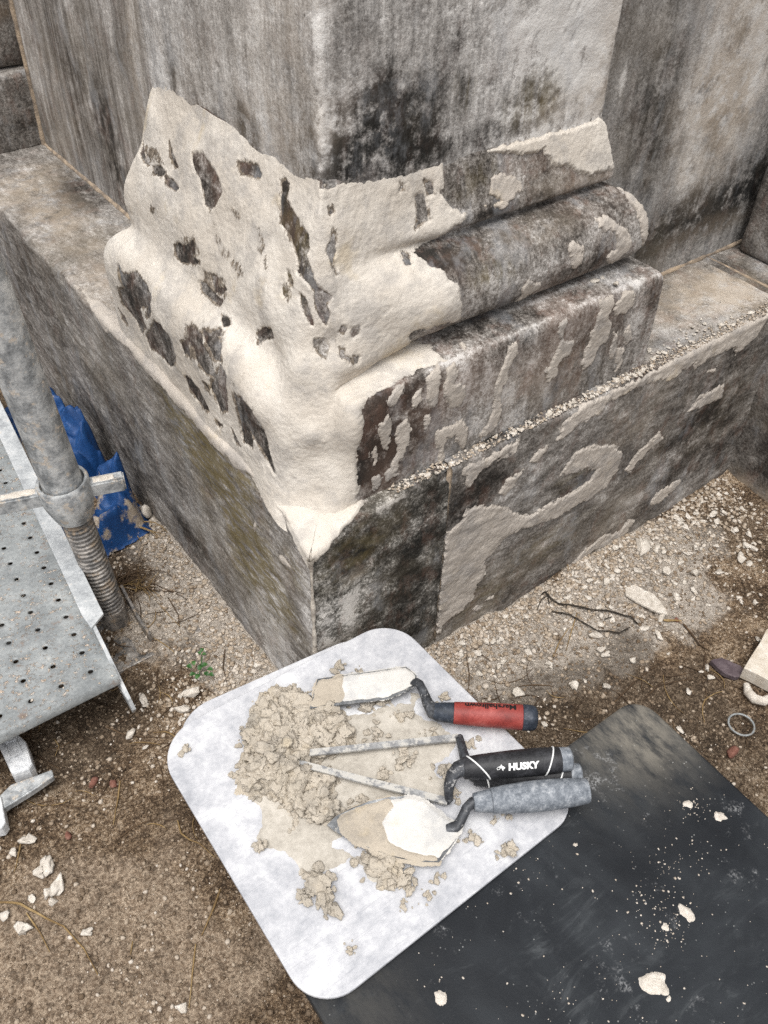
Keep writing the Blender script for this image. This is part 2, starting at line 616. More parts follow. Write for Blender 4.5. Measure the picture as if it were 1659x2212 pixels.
slabR = obj('plinth_slab', SRt.mesh('plinth_slab', stains(
    SRt,
    dark=[(1050, 1040, .06, .035, .55), (1000, 1110, .05, .03, .45), (1480, 960, .10, .10, .35), (1550, 900, .08, .12, .3), (1120, 1250, .08, .06, .22), (1230, 1050, .05, .03, .3), (1330, 880, .08, .02, .25), (1100, 920, .1, .012, .5), (1090, 930, .05, .01, .5)],
    light=[(1280, 890, .05, .03, .35), (1160, 1010, .05, .02, .35), (1120, 1060, .04, .02, .40), (1430, 1010, .05, .03, .35), (1390, 1070, .06, .025, .30), (1490, 950, .05, .015, .3), (1330, 1060, .05, .02, .25), (1500, 680, .2, .06, .32), (1600, 600, .1, .08, .3)],
    olive=[(1040, 1290, .05, .05, .5), (1180, 1180, .08, .04, .4), (1250, 1020, .05, .03, .4)],
    warm=[(1500, 650, .15, .08, .8), (1600, 610, .1, .08, .7), (1350, 940, .06, .02, .4), (1300, 1180, .08, .05, .4)])), M['plinth_r'], monument)
slabR['label'] = 'long brown plinth slab with smeared repair mortar'
jm = NT('joint_mortar')
M['joint'] = jm.done(jm.mix(jm.rng(jm.noise(60, 4), 0.35, 0.65), (0.55, 0.50, 0.43), (0.30, 0.26, 0.22)), 0.95, jm.bump(jm.noise(300, 3), 0.002, 0.6))
jt = NT('tan_joint')
M['joint_tan'] = jt.done(jt.mix(jt.rng(jt.noise(60, 4), 0.35, 0.65), (0.36, 0.28, 0.20), (0.17, 0.135, 0.105)), 0.95, jt.bump(jt.noise(300, 3), 0.002, 0.6))
M['dark_joint'] = NT('dark_joint_fill').done((0.055, 0.048, 0.04), 0.95)  # plain dark colour for a joint

# wing plinth: the inner corner to the right, a face looking -X that comes forward past the frame
yy = np.linspace(0.20, -1.0, 300)
q, z, t = plinth_profile(0.004)
P = np.stack([XR + np.repeat(q[None, :], len(yy), 0), np.repeat(yy[:, None], len(q), 1), np.repeat(z[None, :], len(yy), 0)], -1)
SW = Surf(P, -yy, t, np.array([-1, 0, .6]))
SW = Surf(P + SW.N * (fbm(P, 12, 4, 8) * .002)[..., None], -yy, t, np.array([-1, 0, .6]))
wing = obj('plinth_slab', SW.mesh('plinth_slab', stains(SW, dark=[(1620, 1000, .1, .1, .25)], warm=[(1600, 1080, .1, .05, .8), (1640, 1110, .1, .06, .7)], light=[(1640, 1090, .05, .05, .1)])), M['wing'], monument)
wing['label'] = 'plinth slab of the projecting wing beyond the inner corner'


# ---- walls behind the pier
def flat_sheet(P00, du, dv, nu, nv, ref, seed, amp=1.0):
    u = np.linspace(0, 1, nu)[:, None, None]
    v = np.linspace(0, 1, nv)[None, :, None]
    P = np.array(P00)[None, None, :] + u * np.array(du)[None, None, :] + v * np.array(dv)[None, None, :]
    sf = Surf(P, np.linspace(0, np.linalg.norm(du), nu), np.linspace(0, np.linalg.norm(dv), nv), np.array(ref))
    return Surf(P + sf.N * (amp * (fbm(P, 7, 4, seed) * .0018 + fbm(P * np.array([1, 1, .3]), 50, 3, seed + 2) * .0007))[..., None], sf.s, sf.t, np.array(ref))


WL = flat_sheet((X6, YE - 0.03, 1.45), (0, YW + 0.05 - YE, 0), (0, 0, H1 - 0.01 - 1.45), 190, 300, (-1, 0, 0), 21)
obj('wall_panel', WL.mesh('wall_panel', stains(
    WL, dark=[(240, 330, .05, .10, .35), (200, 200, .10, .12, .28), (280, 420, .06, .06, .45), (160, 260, .012, .07, .5), (130, 120, .08, .12, .15), (100, 280, .04, .05, .3)],
    light=[(60, 90, .06, .2, .22), (150, 60, .03, .15, .18), (230, 60, .02, .2, .15), (290, 100, .012, .15, .25)],
    olive=[], warm=[(280, 90, .03, .2, .5), (100, 200, .15, .2, .25)])), M['wall_l'], monument)
WR = flat_sheet((XE - 0.03, Y6, 1.45), (1.15, 0, 0), (0, 0, H1 - 0.01 - 1.45), 280, 280, (0, -1, 0), 25)
wr_ = obj('wall_panel', WR.mesh('wall_panel', stains(
    WR, dark=[(1480, 480, .14, .05, .42), (1400, 300, .07, .12, .25), (1440, 150, .05, .2, .2), (1560, 440, .14, .05, .35), (1640, 380, .08, .06, .4), (1380, 520, .05, .04, .3)],
    light=[(1580, 100, .10, .2, .48), (1540, 220, .05, .08, .40), (1620, 150, .06, .12, .45), (1470, 270, .02, .05, .25), (1500, 330, .03, .06, .30), (1345, 170, .005, .02, .7)],
    warm=[(1600, 100, .12, .2, .8), (1560, 250, .08, .08, .6), (1540, 490, .15, .02, .4)])), M['wall_r'], monument)

# ---- shaft of the pier
def pier_path(d, c2=0.0, c1=0.0):
    return np.array([(XE + d, Y6 + 0.012), (XE + d, Y4 - d), (X4 - d + c2, Y4 - d), (X4 - d, Y4 - d + c1), (X4 - d, YE + 0.5 * d), (X6 + 0.012, YE + 0.5 * d)])


def smooth_s(P, sig, axis=0):
    k = int(sig * 3) + 1
    w = np.exp(-0.5 * (np.arange(-k, k + 1) / sig) ** 2)
    w /= w.sum()
    pad = [(0, 0)] * P.ndim
    pad[axis] = (k, k)
    Q = np.pad(P, pad, mode='edge')
    return sum(w[i] * np.take(Q, np.arange(i, i + P.shape[axis]), axis=axis) for i in range(2 * k + 1))


zz = np.concatenate([np.linspace(1.45, 0.92, 40)[:-1], np.arange(0.92, 0.635, -0.003)])
pp = pier_path(0.0)
seg = []
for k, n_ in zip(range(5), (30, 150, 1, 145, 34)):
    if n_ > 1:
        seg.append(pp[k] + (pp[k + 1] - pp[k]) * np.linspace(0, 1, n_ + 1)[:-1, None])
xy = np.concatenate(seg + [pp[-1:]])
xy = smooth_s(xy, 1.1)
ss = np.concatenate([[0], np.cumsum(np.linalg.norm(np.diff(xy, axis=0), axis=1))])
P = np.concatenate([np.repeat(xy[:, None, :], len(zz), 1), np.repeat(zz[None, :, None], len(xy), 0)], -1)
SH = Surf(P, ss, zz[0] - zz, np.array([-1, -1, 0.0]))
cor = np.exp(-(np.hypot(P[..., 0] - X4, P[..., 1] - Y4) / 0.007) ** 2)
nz = fbm(P, 8, 4, 31) * .0016 + fbm(P, 70, 3, 33) * .0006 - cor * np.maximum(fbm(P, 45, 3, 35), -.1) * 0.004
cr = np.abs(fbm(P * np.array([1, 1, .35]), 24, 3, 37)) < 0.012
nz = nz - 0.0015 * cr
SH = Surf(P + SH.N * nz[..., None], ss, zz[0] - zz, np.array([-1, -1, 0.0]))
obj('pier_shaft', SH.mesh('pier_shaft', stains(
    SH,
    dark=[(760, 350, .05, .05, .55), (720, 390, .04, .03, .6), (840, 300, .05, .05, .45), (900, 340, .05, .03, .5), (830, 240, .03, .04, .45), (940, 260, .03, .05, .45), (985, 95, .01, .022, .55), (1005, 200, .012, .03, .65), (1060, 220, .02, .05, .35), (1140, 200, .04, .035, .65), (1170, 250, .05, .02, .35), (1040, 300, .05, .02, .4), (700, 250, .02, .1, .2), (800, 120, .08, .1, .12),
          (525, 285, .012, .03, .8), (550, 310, .010, .025, .8), (370, 160, .010, .06, .45), (470, 240, .02, .03, .25), (420, 60, .1, .2, .1), (640, 350, .03, .03, .25), (650, 300, .02, .05, .2)],
    light=[(740, 250, .02, .03, .35), (690, 200, .01, .12, .30), (1200, 80, .10, .14, .30), (1280, 100, .05, .2, .35), (1100, 120, .05, .08, .2), (450, 230, .02, .03, .22), (350, 150, .02, .05, .25), (560, 180, .03, .1, .12)],
    olive=[(1150, 210, .04, .03, .6), (1005, 190, .015, .025, .6)],
    warm=[(1310, 150, .03, .2, .6), (560, 150, .12, .12, .3), (600, 300, .08, .05, .3), (400, 180, .06, .08, .35), (640, 60, .05, .1, .25), (1230, 230, .06, .02, .5)],
    worn=[0.5 * cor])), M['shaft'], monument)

# ---- moulded base of the pier: sloping band, torus, square block
prof = [(-0.004, 0.668), (0.0005, 0.6515), (0.004, 0.640), (0.0165, 0.597), (0.018, 0.592), (0.0165, 0.586), (0.006, 0.5825), (0.005, 0.579), (0.020, 0.5765), (0.035, 0.569), (0.046, 0.557), (0.0530, 0.541),
        (0.0555, 0.523), (0.0535, 0.507), (0.047, 0.496), (0.034, 0.4905), (0.018, 0.4885), (0.016, 0.4855), (0.040, 0.4845), (0.068, 0.4790), (0.0755, 0.476), (0.0785, 0.469), (0.0795, 0.455), (0.0800, 0.335)]
prof = np.array(prof)
L = np.concatenate([[0], np.cumsum(np.linalg.norm(np.diff(prof, axis=0), axis=1))])
tt = np.arange(0, L[-1], 0.0021)
pd, pz = np.interp(tt, L, prof[:, 0]), np.interp(tt, L, prof[:, 1])
pd, pz = smooth_s(pd, 0.8), smooth_s(pz, 0.8)
blur = []
for sg in (0.35, 3.2, 8.0):
    blur.append((smooth_s(pd, sg), smooth_s(pz, sg)))
# dressed slope: the mouldings filled out to one hollow slope above the block
dr = np.array([(-0.004, 0.668), (0.0005, 0.6515), (0.008, 0.637), (0.020, 0.610), (0.030, 0.575), (0.038, 0.545), (0.043, 0.515), (0.051, 0.498), (0.066, 0.482), (0.077, 0.471), (0.0800, 0.462), (0.0812, 0.43), (0.0800, 0.335)])
Ld = np.concatenate([[0], np.cumsum(np.linalg.norm(np.diff(dr, axis=0), axis=1))])
td = tt * (Ld[-1] / tt[-1])
dr_d, dr_z = smooth_s(np.interp(td, Ld, dr[:, 0]), 2.2), smooth_s(np.interp(td, Ld, dr[:, 1]), 2.2)
blur.append((dr_d * 0.8 + blur[2][0] * 0.2, dr_z * 0.8 + blur[2][1] * 0.2))
# keep the top seated on the shaft and the foot on the ledge
nseg = (44, 178, 36, 176, 48)
cum = np.cumsum((0,) + nseg)
NS = cum[-1] + 1
s_idx = np.arange(NS)
x_nom = np.interp(s_idx, cum, [0, 0, 1, 2, 3, 4])
sB = s_idx * 0.0024


def base_P(dd, zz_):
    """dd, zz_: profile arrays -> P[NS, nt, 3]"""
    nt = len(dd)
    ch = np.clip((dd - 0.006) / 0.073, 0, 1)
    Pn = np.zeros((NS, nt, 3))
    for j in range(nt):
        pth = pier_path(dd[j], 0.060 * ch[j] + 1e-4, 0.055 * ch[j] + 1e-4)
        Pn[:, j, 0] = np.interp(s_idx, cum, pth[:, 0])
        Pn[:, j, 1] = np.interp(s_idx, cum, pth[:, 1])
        Pn[:, j, 2] = zz_[j]
    return Pn


PB = [base_P(*b) for b in blur]
nz_p = np.array([(-0.004, 0.668), (0.0005, 0.6515), (0.011, 0.628), (0.023, 0.588), (0.034, 0.545), (0.044, 0.505), (0.056, 0.470), (0.064, 0.435), (0.069, 0.40), (0.0725, 0.375), (0.078, 0.352), (0.086, 0.334), (0.094, 0.318), (0.098, 0.308)])
Ln = np.concatenate([[0], np.cumsum(np.linalg.norm(np.diff(nz_p, axis=0), axis=1))])
tn = tt * (Ln[-1] / tt[-1])
PN = base_P(smooth_s(np.interp(tn, Ln, nz_p[:, 0]), 3.0), smooth_s(np.interp(tn, Ln, nz_p[:, 1]), 3.0))
# degree of softening along the path: 0 on the far right stone, strong on the nose and the left
soft = np.interp(s_idx, [0, cum[1], cum[1] + 78, cum[1] + 112, cum[2] - 20, cum[2] + 10, cum[3], cum[3] + 60, cum[4] - 20, cum[4], NS], [0, 0, 0, 0.8, 1.3, 2.4, 2.9, 3.0, 2.95, 2.6, 2.4])
P = np.zeros_like(PB[0])
for k in range(4):
    w = np.clip(1 - np.abs(soft - k), 0, 1)
    P += w[:, None, None] * PB[k]
wNa = sstep(s_idx, cum[2] + 1, cum[2] + 14)[:, None]
wNb = sstep(s_idx, cum[2] - 62, cum[2] + 12)[:, None]
hi_ = sstep(pz, .472, .50)[None, :]
wN = ((wNa * (1 - hi_) + wNb * hi_) * (1 - sstep(s_idx, cum[3] - 12, cum[3] + 34))[:, None])[..., None]
P = P * (1 - wN) + PN * wN
P1 = smooth_s(P, 1.6)
P2 = smooth_s(P, 6.0)
wS = np.interp(s_idx, [0, cum[2] + 2, cum[2] + 14, cum[3] + 10, cum[3] + 40, cum[4] - 8, cum[4] + 8, NS], [0, 0, 1, 1, 0, 0, .5, .5])[:, None, None]
P = P1 * (1 - wS) + P2 * wS
SB = Surf(P, sB, tt, np.array([-1, -1, 0.7]))
# hand-worked lumps in the coated part
wl = np.interp(s_idx, [0, cum[1] + 80, cum[2] - 60, cum[2], NS], [0.15, 0.15, .7, 1, 1])[:, None]
lump = (fbm(P, 13, 2, 41) * 0.0045 + fbm(P, 34, 2, 42) * 0.0011) * wl + fbm(P, 90, 3, 43) * 0.0003
for (u, v, r, am) in [(650, 800, .018, .006), (680, 935, .014, .006), (600, 700, .03, .005), (950, 660, .022, .005), (590, 760, .02, -.006), (720, 740, .015, -.006), (330, 260, .02, .005), (310, 340, .018, .006), (900, 450, .03, -.004), (830, 640, .03, .004), (560, 880, .02, .004)]:
    s0, t0 = SB.st(u, v)
    p0 = P[np.argmin(np.abs(sB - s0)), np.argmin(np.abs(tt - t0))]
    lump += am * np.exp(-(np.linalg.norm(P - p0, axis=-1) / r) ** 2)
SB = Surf(P + SB.N * lump[..., None], sB, tt, np.array([-1, -1, 0.7]))
obj_base = obj('pier_base', SB.mesh('pier_base', stains(
    SB,
    dark=[(1000, 550, .08, .03, .35), (950, 560, .05, .02, .4), (1100, 500, .1, .02, .25), (880, 900, .06, .06, .55), (820, 950, .05, .08, .6), (800, 1020, .04, .05, .5), (1000, 730, .12, .018, .45), (1200, 660, .1, .015, .3), (1320, 440, .03, .03, .4), (1060, 460, .1, .008, .5), (1250, 580, .08, .01, .3), (1000, 380, .04, .03, .2),
          (420, 330, .3, .3, .6), (640, 560, .1, .2, .6), (420, 850, .3, .1, .55)],
    light=[(1040, 640, .05, .02, .40), (1200, 570, .06, .012, .3), (1060, 870, .08, .06, .25), (1000, 850, .03, .08, .2), (1380, 650, .02, .06, .3), (1180, 640, .12, .004, .3)],
    olive=[(1060, 600, .04, .02, .6), (640, 560, .05, .1, .5), (700, 750, .03, .03, .5), (1020, 400, .05, .02, .3)],
    warm=[(1150, 500, .1, .02, .35), (1250, 380, .1, .03, .4), (1180, 820, .1, .05, .3)],
    worn=[0.35 * np.exp(-((SB.T - SB.st(1149, 706)[1]) / .004) ** 2), 0.3 * np.exp(-((SB.S - sB[cum[1]]) / .008) ** 2), 0.3 * np.exp(-((SB.T - SB.st(1150, 440)[1]) / .003) ** 2)])), M['base'], monument)
obj_base['label'] = 'moulded pier base of sloping band, torus and square block'


def zs(k, ox, oy, pts):
    return [(a * k + ox, b * k + oy) for a, b in pts]


BF = SB.up(2)
coat_right = [(690, 408), (760, 392), (874, 362), (958, 342), (958, 400), (948, 415), (970, 445), (1006, 462), (1006, 472), (970, 500), (930, 520), (900, 536), (895, 545), (928, 573), (952, 578), (972, 600), (988, 612), (1000, 660), (992, 694), (940, 706), (895, 718), (888, 730), (928, 745), (958, 772), (978, 782), (950, 780), (930, 792), (912, 797), (870, 818), (829, 842), (797, 862), (783, 880), (778, 960), (774, 1085)]
pr = SB.poly(coat_right)
s_far = sB[-1] + .05
t_lo = tt[-1] + .02
coat_poly = [(pr[0][0], -0.02)] + pr + [(pr[-1][0], t_lo), (s_far, t_lo), (s_far, -0.02)]
sd = poly_sd(BF.S, BF.T, coat_poly)
sd = np.minimum(sd, BF.T - SB.st(690, 418)[1] + 0.016 + 0.003 * fbm(BF.P, 40, 2, 9))
k2 = (0.42, 166, 332)
holes = [
    [(600, 0), (640, 0), (690, 60), (730, 130), (745, 200), (720, 260), (690, 290), (665, 260), (650, 200), (630, 130), (600, 60)],
    [(395, 70), (430, 65), (455, 100), (440, 115), (400, 105)], [(450, 110), (490, 130), (525, 180), (505, 195), (470, 160)],
    [(830, 45), (860, 50), (930, 55), (950, 105), (935, 130), (900, 110), (850, 100), (835, 90)],
    [(1050, 140), (1075, 135), (1095, 160), (1090, 210), (1078, 240), (1110, 290), (1150, 370), (1190, 420), (1195, 490), (1178, 520), (1195, 560), (1215, 640), (1250, 700), (1310, 735), (1300, 760), (1285, 770), (1300, 830), (1280, 885), (1260, 850), (1225, 780), (1220, 700), (1170, 640), (1140, 610), (1150, 570), (1130, 500), (1100, 430), (1060, 350), (1055, 250), (1058, 180)],
    [(1298, 270), (1318, 300), (1300, 318)], [(1320, 390), (1338, 430), (1328, 500), (1312, 540), (1332, 620), (1300, 560), (1283, 500), (1305, 450)],
    [(500, 480), (520, 460), (560, 470), (600, 440), (610, 500), (600, 530), (640, 560), (600, 570), (540, 560), (510, 520)],
    [(640, 670), (660, 660), (690, 700), (720, 730), (748, 750), (735, 788), (700, 755), (650, 715)], [(690, 620), (722, 630), (722, 680), (770, 690), (750, 735), (712, 705)],
    [(750, 830), (785, 850), (790, 880), (760, 890), (745, 860)], [(690, 920), (740, 905), (750, 930), (700, 950)],
    [(930, 920), (960, 895), (1000, 900), (1015, 940), (960, 950), (935, 975)], [(1220, 960), (1270, 950), (1295, 1000), (1280, 1055), (1250, 1040), (1225, 1000)],
    [(1412, 900), (1448, 893), (1442, 922), (1413, 942)], [(1362, 888), (1387, 903), (1377, 922), (1358, 912)],
    [(1352, 998), (1372, 1008), (1378, 1038), (1412, 1053), (1424, 1084), (1390, 1064), (1357, 1042)], [(1422, 1042), (1452, 1048), (1448, 1078), (1423, 1073)],
    [(1145, 720), (1175, 740), (1190, 800), (1215, 880), (1190, 860), (1160, 800)], [(1088, 610), (1107, 640), (1114, 692), (1093, 672)], [(1060, 690), (1090, 700), (1095, 760), (1065, 730)],
    [(215, 580), (240, 620), (270, 620), (310, 610), (350, 660), (385, 740), (380, 830), (355, 850), (350, 790), (320, 790), (330, 850), (345, 900), (335, 920), (310, 860), (260, 810), (220, 770), (215, 700), (240, 690), (220, 640)],
    [(220, 800), (250, 840), (268, 885), (238, 852)], [(390, 870), (430, 880), (460, 920), (490, 960), (505, 1070), (480, 1100), (440, 1060), (380, 1000), (350, 940)],
    [(570, 890), (610, 890), (640, 940), (650, 980), (690, 1060), (710, 1150), (670, 1130), (630, 1080), (600, 1000), (570, 950)], [(650, 910), (740, 950), (740, 1060), (710, 1060), (680, 1000)],
    [(535, 970), (570, 960), (580, 1050), (555, 1030)], [(690, 1170), (720, 1150), (740, 1090), (765, 1140), (775, 1230), (775, 1320), (745, 1330), (720, 1270), (690, 1200)], [(648, 1168), (680, 1200), (682, 1232)],
    [(555, 1150), (590, 1160), (640, 1230), (685, 1330), (650, 1310), (580, 1210)], [(810, 1240), (850, 1260), (900, 1320), (950, 1400), (980, 1480), (1020, 1640), (970, 1560), (900, 1440), (900, 1510), (860, 1480), (830, 1330)],
    [(715, 1368), (748, 1400), (728, 1400)], [(800, 1420), (840, 1500), (810, 1475)],
    [(330, -60), (345, -20), (370, 60), (350, 50), (325, 0)], [(480, -60), (500, 20), (520, 70), (505, 70), (480, 0)], [(355, -10), (380, 30), (375, 60), (350, 40)]]
fades = [[(690, 300), (720, 350), (760, 450), (850, 570), (865, 645), (830, 645), (740, 530), (700, 430)], [(930, 340), (960, 380), (985, 490), (1005, 640), (980, 690), (958, 600), (925, 500)],
         [(800, 230), (830, 280), (865, 320), (855, 365), (810, 335), (788, 270)], [(1010, 230), (1040, 230), (1060, 300), (1030, 280)], [(380, 250), (420, 270), (400, 330), (375, 290)], [(540, 410), (610, 410), (650, 520), (600, 590), (500, 540)], [(650, 580), (780, 640), (780, 760), (640, 700)], [(1050, 640), (1110, 640), (1130, 780), (1060, 740)], [(330, -60), (420, -30), (460, 60), (360, 60)], [(560, 880), (780, 900), (760, 1080), (560, 1060)], [(1200, 930), (1310, 940), (1300, 1060), (1210, 1040)]]
wob = fbm(BF.P * np.array([1, 1, .55]), 150, 5, 51, 0.62) * 0.0022 + fbm(BF.P, 480, 2, 52) * 0.0009
sdh = np.full(sd.shape, -9.0)
for h in holes:
    st_ = SB.poly(zs(*k2, h))
    q_ = BF.sub(st_)
    sdh[q_.win] = np.maximum(sdh[q_.win], poly_sd(q_.S, q_.T, st_))
for h in [zs(.6, 664, 0, [(388, 705), (420, 700), (430, 740), (440, 790), (410, 800), (388, 825), (395, 770)]), zs(.6, 664, 0, [(420, 650), (448, 655), (450, 700), (430, 700)]), zs(.6, 664, 0, [(330, 655), (350, 660), (348, 685), (330, 685)]), zs(.6, 664, 0, [(345, 910), (365, 920), (372, 955), (352, 945)])]:
    st_ = SB.poly(h)
    q_ = BF.sub(st_)
    sdh[q_.win] = np.maximum(sdh[q_.win], poly_sd(q_.S, q_.T, st_))
fd = np.zeros(sd.shape)
for h in fades:
    st_ = SB.poly(zs(*k2, h))
    q_ = BF.sub(st_)
    fd[q_.win] = np.maximum(fd[q_.win], np.clip(poly_sd(q_.S, q_.T, st_) / 0.007 + 0.2, 0, 1) * 0.50)
fd = np.maximum(fd, np.clip(1.0 + sdh / 0.009, 0, 1) ** 1.8 * 0.62)
left_ = sstep(BF.S, sB[cum[3]] - .01, sB[cum[3]] + .05)
fd = fd + left_ * (.09 + .13 * fbm(BF.P, 16, 3, 311)) + .12 * np.maximum(fbm(BF.P, 22, 3, 313), 0) + left_ * .04 * sstep(BF.T, SB.st(330, 640)[1] - .01, SB.st(330, 640)[1] + .02)
sd_all = np.minimum(sd, -sdh) + wob
top = BF.T - SB.st(690, 418)[1]
sd_all = np.minimum(sd_all, np.maximum(top + .016, 0) * .12 + np.where(top < -.014, -.01, 0.0006))
BF.coat('mortar_coat', sd_all, 0.0015, M['cream'], obj_base, 0.4, {'fade': fd}, label='pale cream mortar coat dressed over the broken corner of the base')

# separate dabs of greyer mortar on the right of the base
k4 = (0.5, 829.5, 531)
dabs = [zs(*k4, p) for p in [
    [(190, 570), (210, 540), (235, 520), (240, 600), (230, 680), (200, 700), (185, 640)], [(260, 520), (300, 505), (320, 540), (310, 590), (340, 610), (350, 650), (330, 690), (280, 700), (255, 650)],
    [(20, 650), (60, 600), (90, 590), (80, 640), (40, 690), (10, 690)], [(120, 680), (140, 630), (165, 620), (165, 670), (130, 710)],
    [(540, 430), (575, 420), (570, 470), (545, 520), (530, 580), (510, 640), (505, 710), (480, 790), (430, 835), (420, 815), (450, 760), (475, 690), (480, 600), (490, 560), (525, 500)],
    [(755, 330), (790, 320), (785, 360), (760, 410), (750, 380)], [(765, 410), (820, 420), (800, 470), (770, 490), (750, 520), (740, 570), (710, 590), (700, 540), (730, 480)],
    [(940, 240), (980, 205), (1000, 250), (970, 300), (985, 350), (960, 410), (930, 440), (910, 500), (860, 540), (850, 520), (870, 460), (900, 380), (920, 300)],
    [(1000, 240), (1040, 200), (1080, 190), (1080, 240), (1050, 290), (1000, 310), (985, 280)], [(990, 370), (1010, 380), (1010, 440), (985, 500), (970, 490), (980, 430)],
    [(1045, 350), (1065, 345), (1070, 400), (1040, 430), (1035, 390)], [(1000, 440), (1040, 440), (1030, 500), (1000, 540)],
    [(225, 800), (260, 790), (340, 750), (365, 790), (360, 850), (340, 880), (310, 830), (280, 830), (265, 880), (265, 930), (220, 950), (235, 880)],
    [(60, 790), (100, 740), (115, 770), (115, 850), (90, 890), (70, 940), (55, 990), (30, 980), (50, 900), (50, 840)], [(175, 740), (200, 730), (190, 790), (170, 810)], [(-20, 780), (20, 730), (30, 760), (25, 850), (10, 880), (-15, 840)], [(-60, 900), (-30, 850), (-15, 900), (-30, 960), (-55, 960)], [(0, 980), (40, 960), (60, 990), (10, 1015)], [(-50, 1010), (-20, 980), (0, 1000), (-40, 1060)], [(330, 420), (345, 415), (362, 440), (345, 455)]]]
dabs += [zs(.6, 664, 0, p) for p in [
    [(935, 880), (960, 865), (995, 890), (990, 950), (960, 965), (940, 920)], [(1045, 790), (1070, 775), (1120, 810), (1165, 850), (1160, 900), (1090, 950), (1070, 930), (1110, 900), (1110, 840), (1050, 820)],
    [(770, 1040), (800, 1005), (850, 1015), (830, 1040), (760, 1080)], [(1110, 660), (1170, 690), (1210, 750), (1225, 850), (1215, 900), (1195, 850), (1185, 780), (1145, 715)],
    [(660, 640), (700, 625), (770, 650), (780, 690), (720, 730), (660, 700)], [(640, 740), (700, 720), (740, 735), (690, 760)]]]
for p in dabs:
    st_ = SB.poly(p)
    q_ = BF.sub(st_)
    q_.coat('mortar_dab', poly_sd(q_.S, q_.T, st_) + wob[q_.win] * 1.3, 0.0020, M['patch'], obj_base, 0.9)
band = zs(.6, 664, 0, [(640, 545), (780, 505), (960, 455), (1070, 425), (1092, 520), (1112, 570), (1100, 605), (1010, 640), (940, 600), (880, 590), (850, 540), (780, 560)])
BF.coat('mortar_dab', poly_sd(BF.S, BF.T, SB.poly(band)) + wob, 0.0034, M['cream'], obj_base, 1.0)

# ---- mortar on the plinth
RF = SRt.up(2)
CF = SCn.up(2)
LF = SL.up(2)
wobR = fbm(RF.P, 140, 5, 61, 0.62) * 0.0026 + fbm(RF.P, 460, 2, 62) * 0.0010
plinth_dabs = [
    [(195, 1680), (225, 1540), (190, 1500), (180, 1460), (210, 1390), (200, 1360), (240, 1330), (250, 1240), (330, 1200), (360, 1135), (470, 1120), (540, 1130), (580, 1170), (640, 1160), (720, 1110), (800, 1070), (850, 1040), (890, 1010), (915, 970), (870, 965), (810, 985), (770, 1000), (760, 980), (830, 890), (900, 860), (1000, 860), (1025, 900), (1010, 970), (960, 1040), (900, 1090), (820, 1130), (740, 1180), (640, 1220), (560, 1240), (510, 1270), (480, 1320), (440, 1360), (435, 1420), (400, 1470), (390, 1520), (330, 1580), (270, 1620), (240, 1680)],
    [(345, 1040), (345, 960), (430, 915), (520, 870), (600, 825), (560, 900), (480, 930), (420, 970), (370, 1045)],
    [(745, 840), (770, 770), (850, 695), (960, 632), (1080, 590), (1190, 530), (1330, 440), (1500, 360), (1670, 285), (1650, 340), (1600, 400), (1520, 470), (1510, 440), (1400, 490), (1340, 540), (1340, 500), (1290, 540), (1240, 585), (1200, 580), (1080, 620), (960, 690), (930, 730), (850, 770), (780, 830)],
    [(1310, 720), (1360, 660), (1430, 610), (1470, 600), (1460, 650), (1400, 690), (1330, 715)], [(1040, 970), (1100, 890), (1190, 805), (1205, 830), (1130, 895), (1065, 980)],
    [(1150, 1110), (1180, 1070), (1240, 1030), (1290, 1005), (1285, 1030), (1200, 1105), (1150, 1125)], [(810, 1375), (880, 1300), (940, 1265), (1010, 1240), (1060, 1185), (1085, 1185), (1055, 1235), (990, 1285), (900, 1325), (830, 1375)],
    [(630, 940), (665, 880), (705, 855), (692, 905), (660, 945)], [(495, 1065), (530, 1010), (605, 965), (560, 1035), (520, 1075)], [(1395, 545), (1440, 520), (1430, 545)], [(440, 1530), (480, 1505), (470, 1530)], [(380, 1570), (430, 1555), (400, 1580)], [(640, 720), (700, 660), (730, 660), (660, 740)]]
for k, p in enumerate(plinth_dabs):
    st_ = SRt.poly(zs(*k4, p))
    q_ = RF.sub(st_)
    o = q_.coat('mortar_dab', poly_sd(q_.S, q_.T, st_) + wobR[q_.win] * 1.25, 0.0022, M['patch'], slabR, 0.7)
    if k == 0:
        o['label'] = 'broad hooked smear of pale mortar on the plinth face'
# corner lip: mortar over the broken plinth corner, lying on both slabs
wobC = fbm(CF.P, 110, 4, 63) * 0.0024
sdc = poly_sd(CF.S, CF.T, [(-0.05, -.01), (0.075, -.01), (0.070, 0.165), (0.060, 0.172), (0.045, 0.174), (0.028, 0.180), (0.012, 0.186), (-0.05, 0.192)]) + wobC
CF.coat('mortar_coat', sdc, 0.0030, M['cream'], slabC, 0.9)
wobL = fbm(LF.P, 110, 4, 64) * 0.0030
lip = [(-0.05, -.01), (0.10, -.01), (0.105, 0.150), (0.10, 0.172), (0.085, 0.180), (0.05, 0.188), (0.02, 0.198), (-0.05, 0.204)]
sdl = poly_sd(LF.S, LF.T, lip) + wobL
LF.coat('mortar_coat', sdl, 0.0030, M['cream'], slabL, 0.9)
edge_poly = [(0.10, 0.150), (0.45, 0.148), (0.60, 0.160), (0.62, 0.172), (0.55, 0.184), (0.42, 0.190), (0.30, 0.184), (0.2, 0.190), (0.12, 0.182)]
sde = poly_sd(LF.S, LF.T, edge_poly) + fbm(LF.P, 45, 4, 65) * 0.008
LF.coat('mortar_smear', sde, 0.0018, M['patch'], slabL, 0.5)
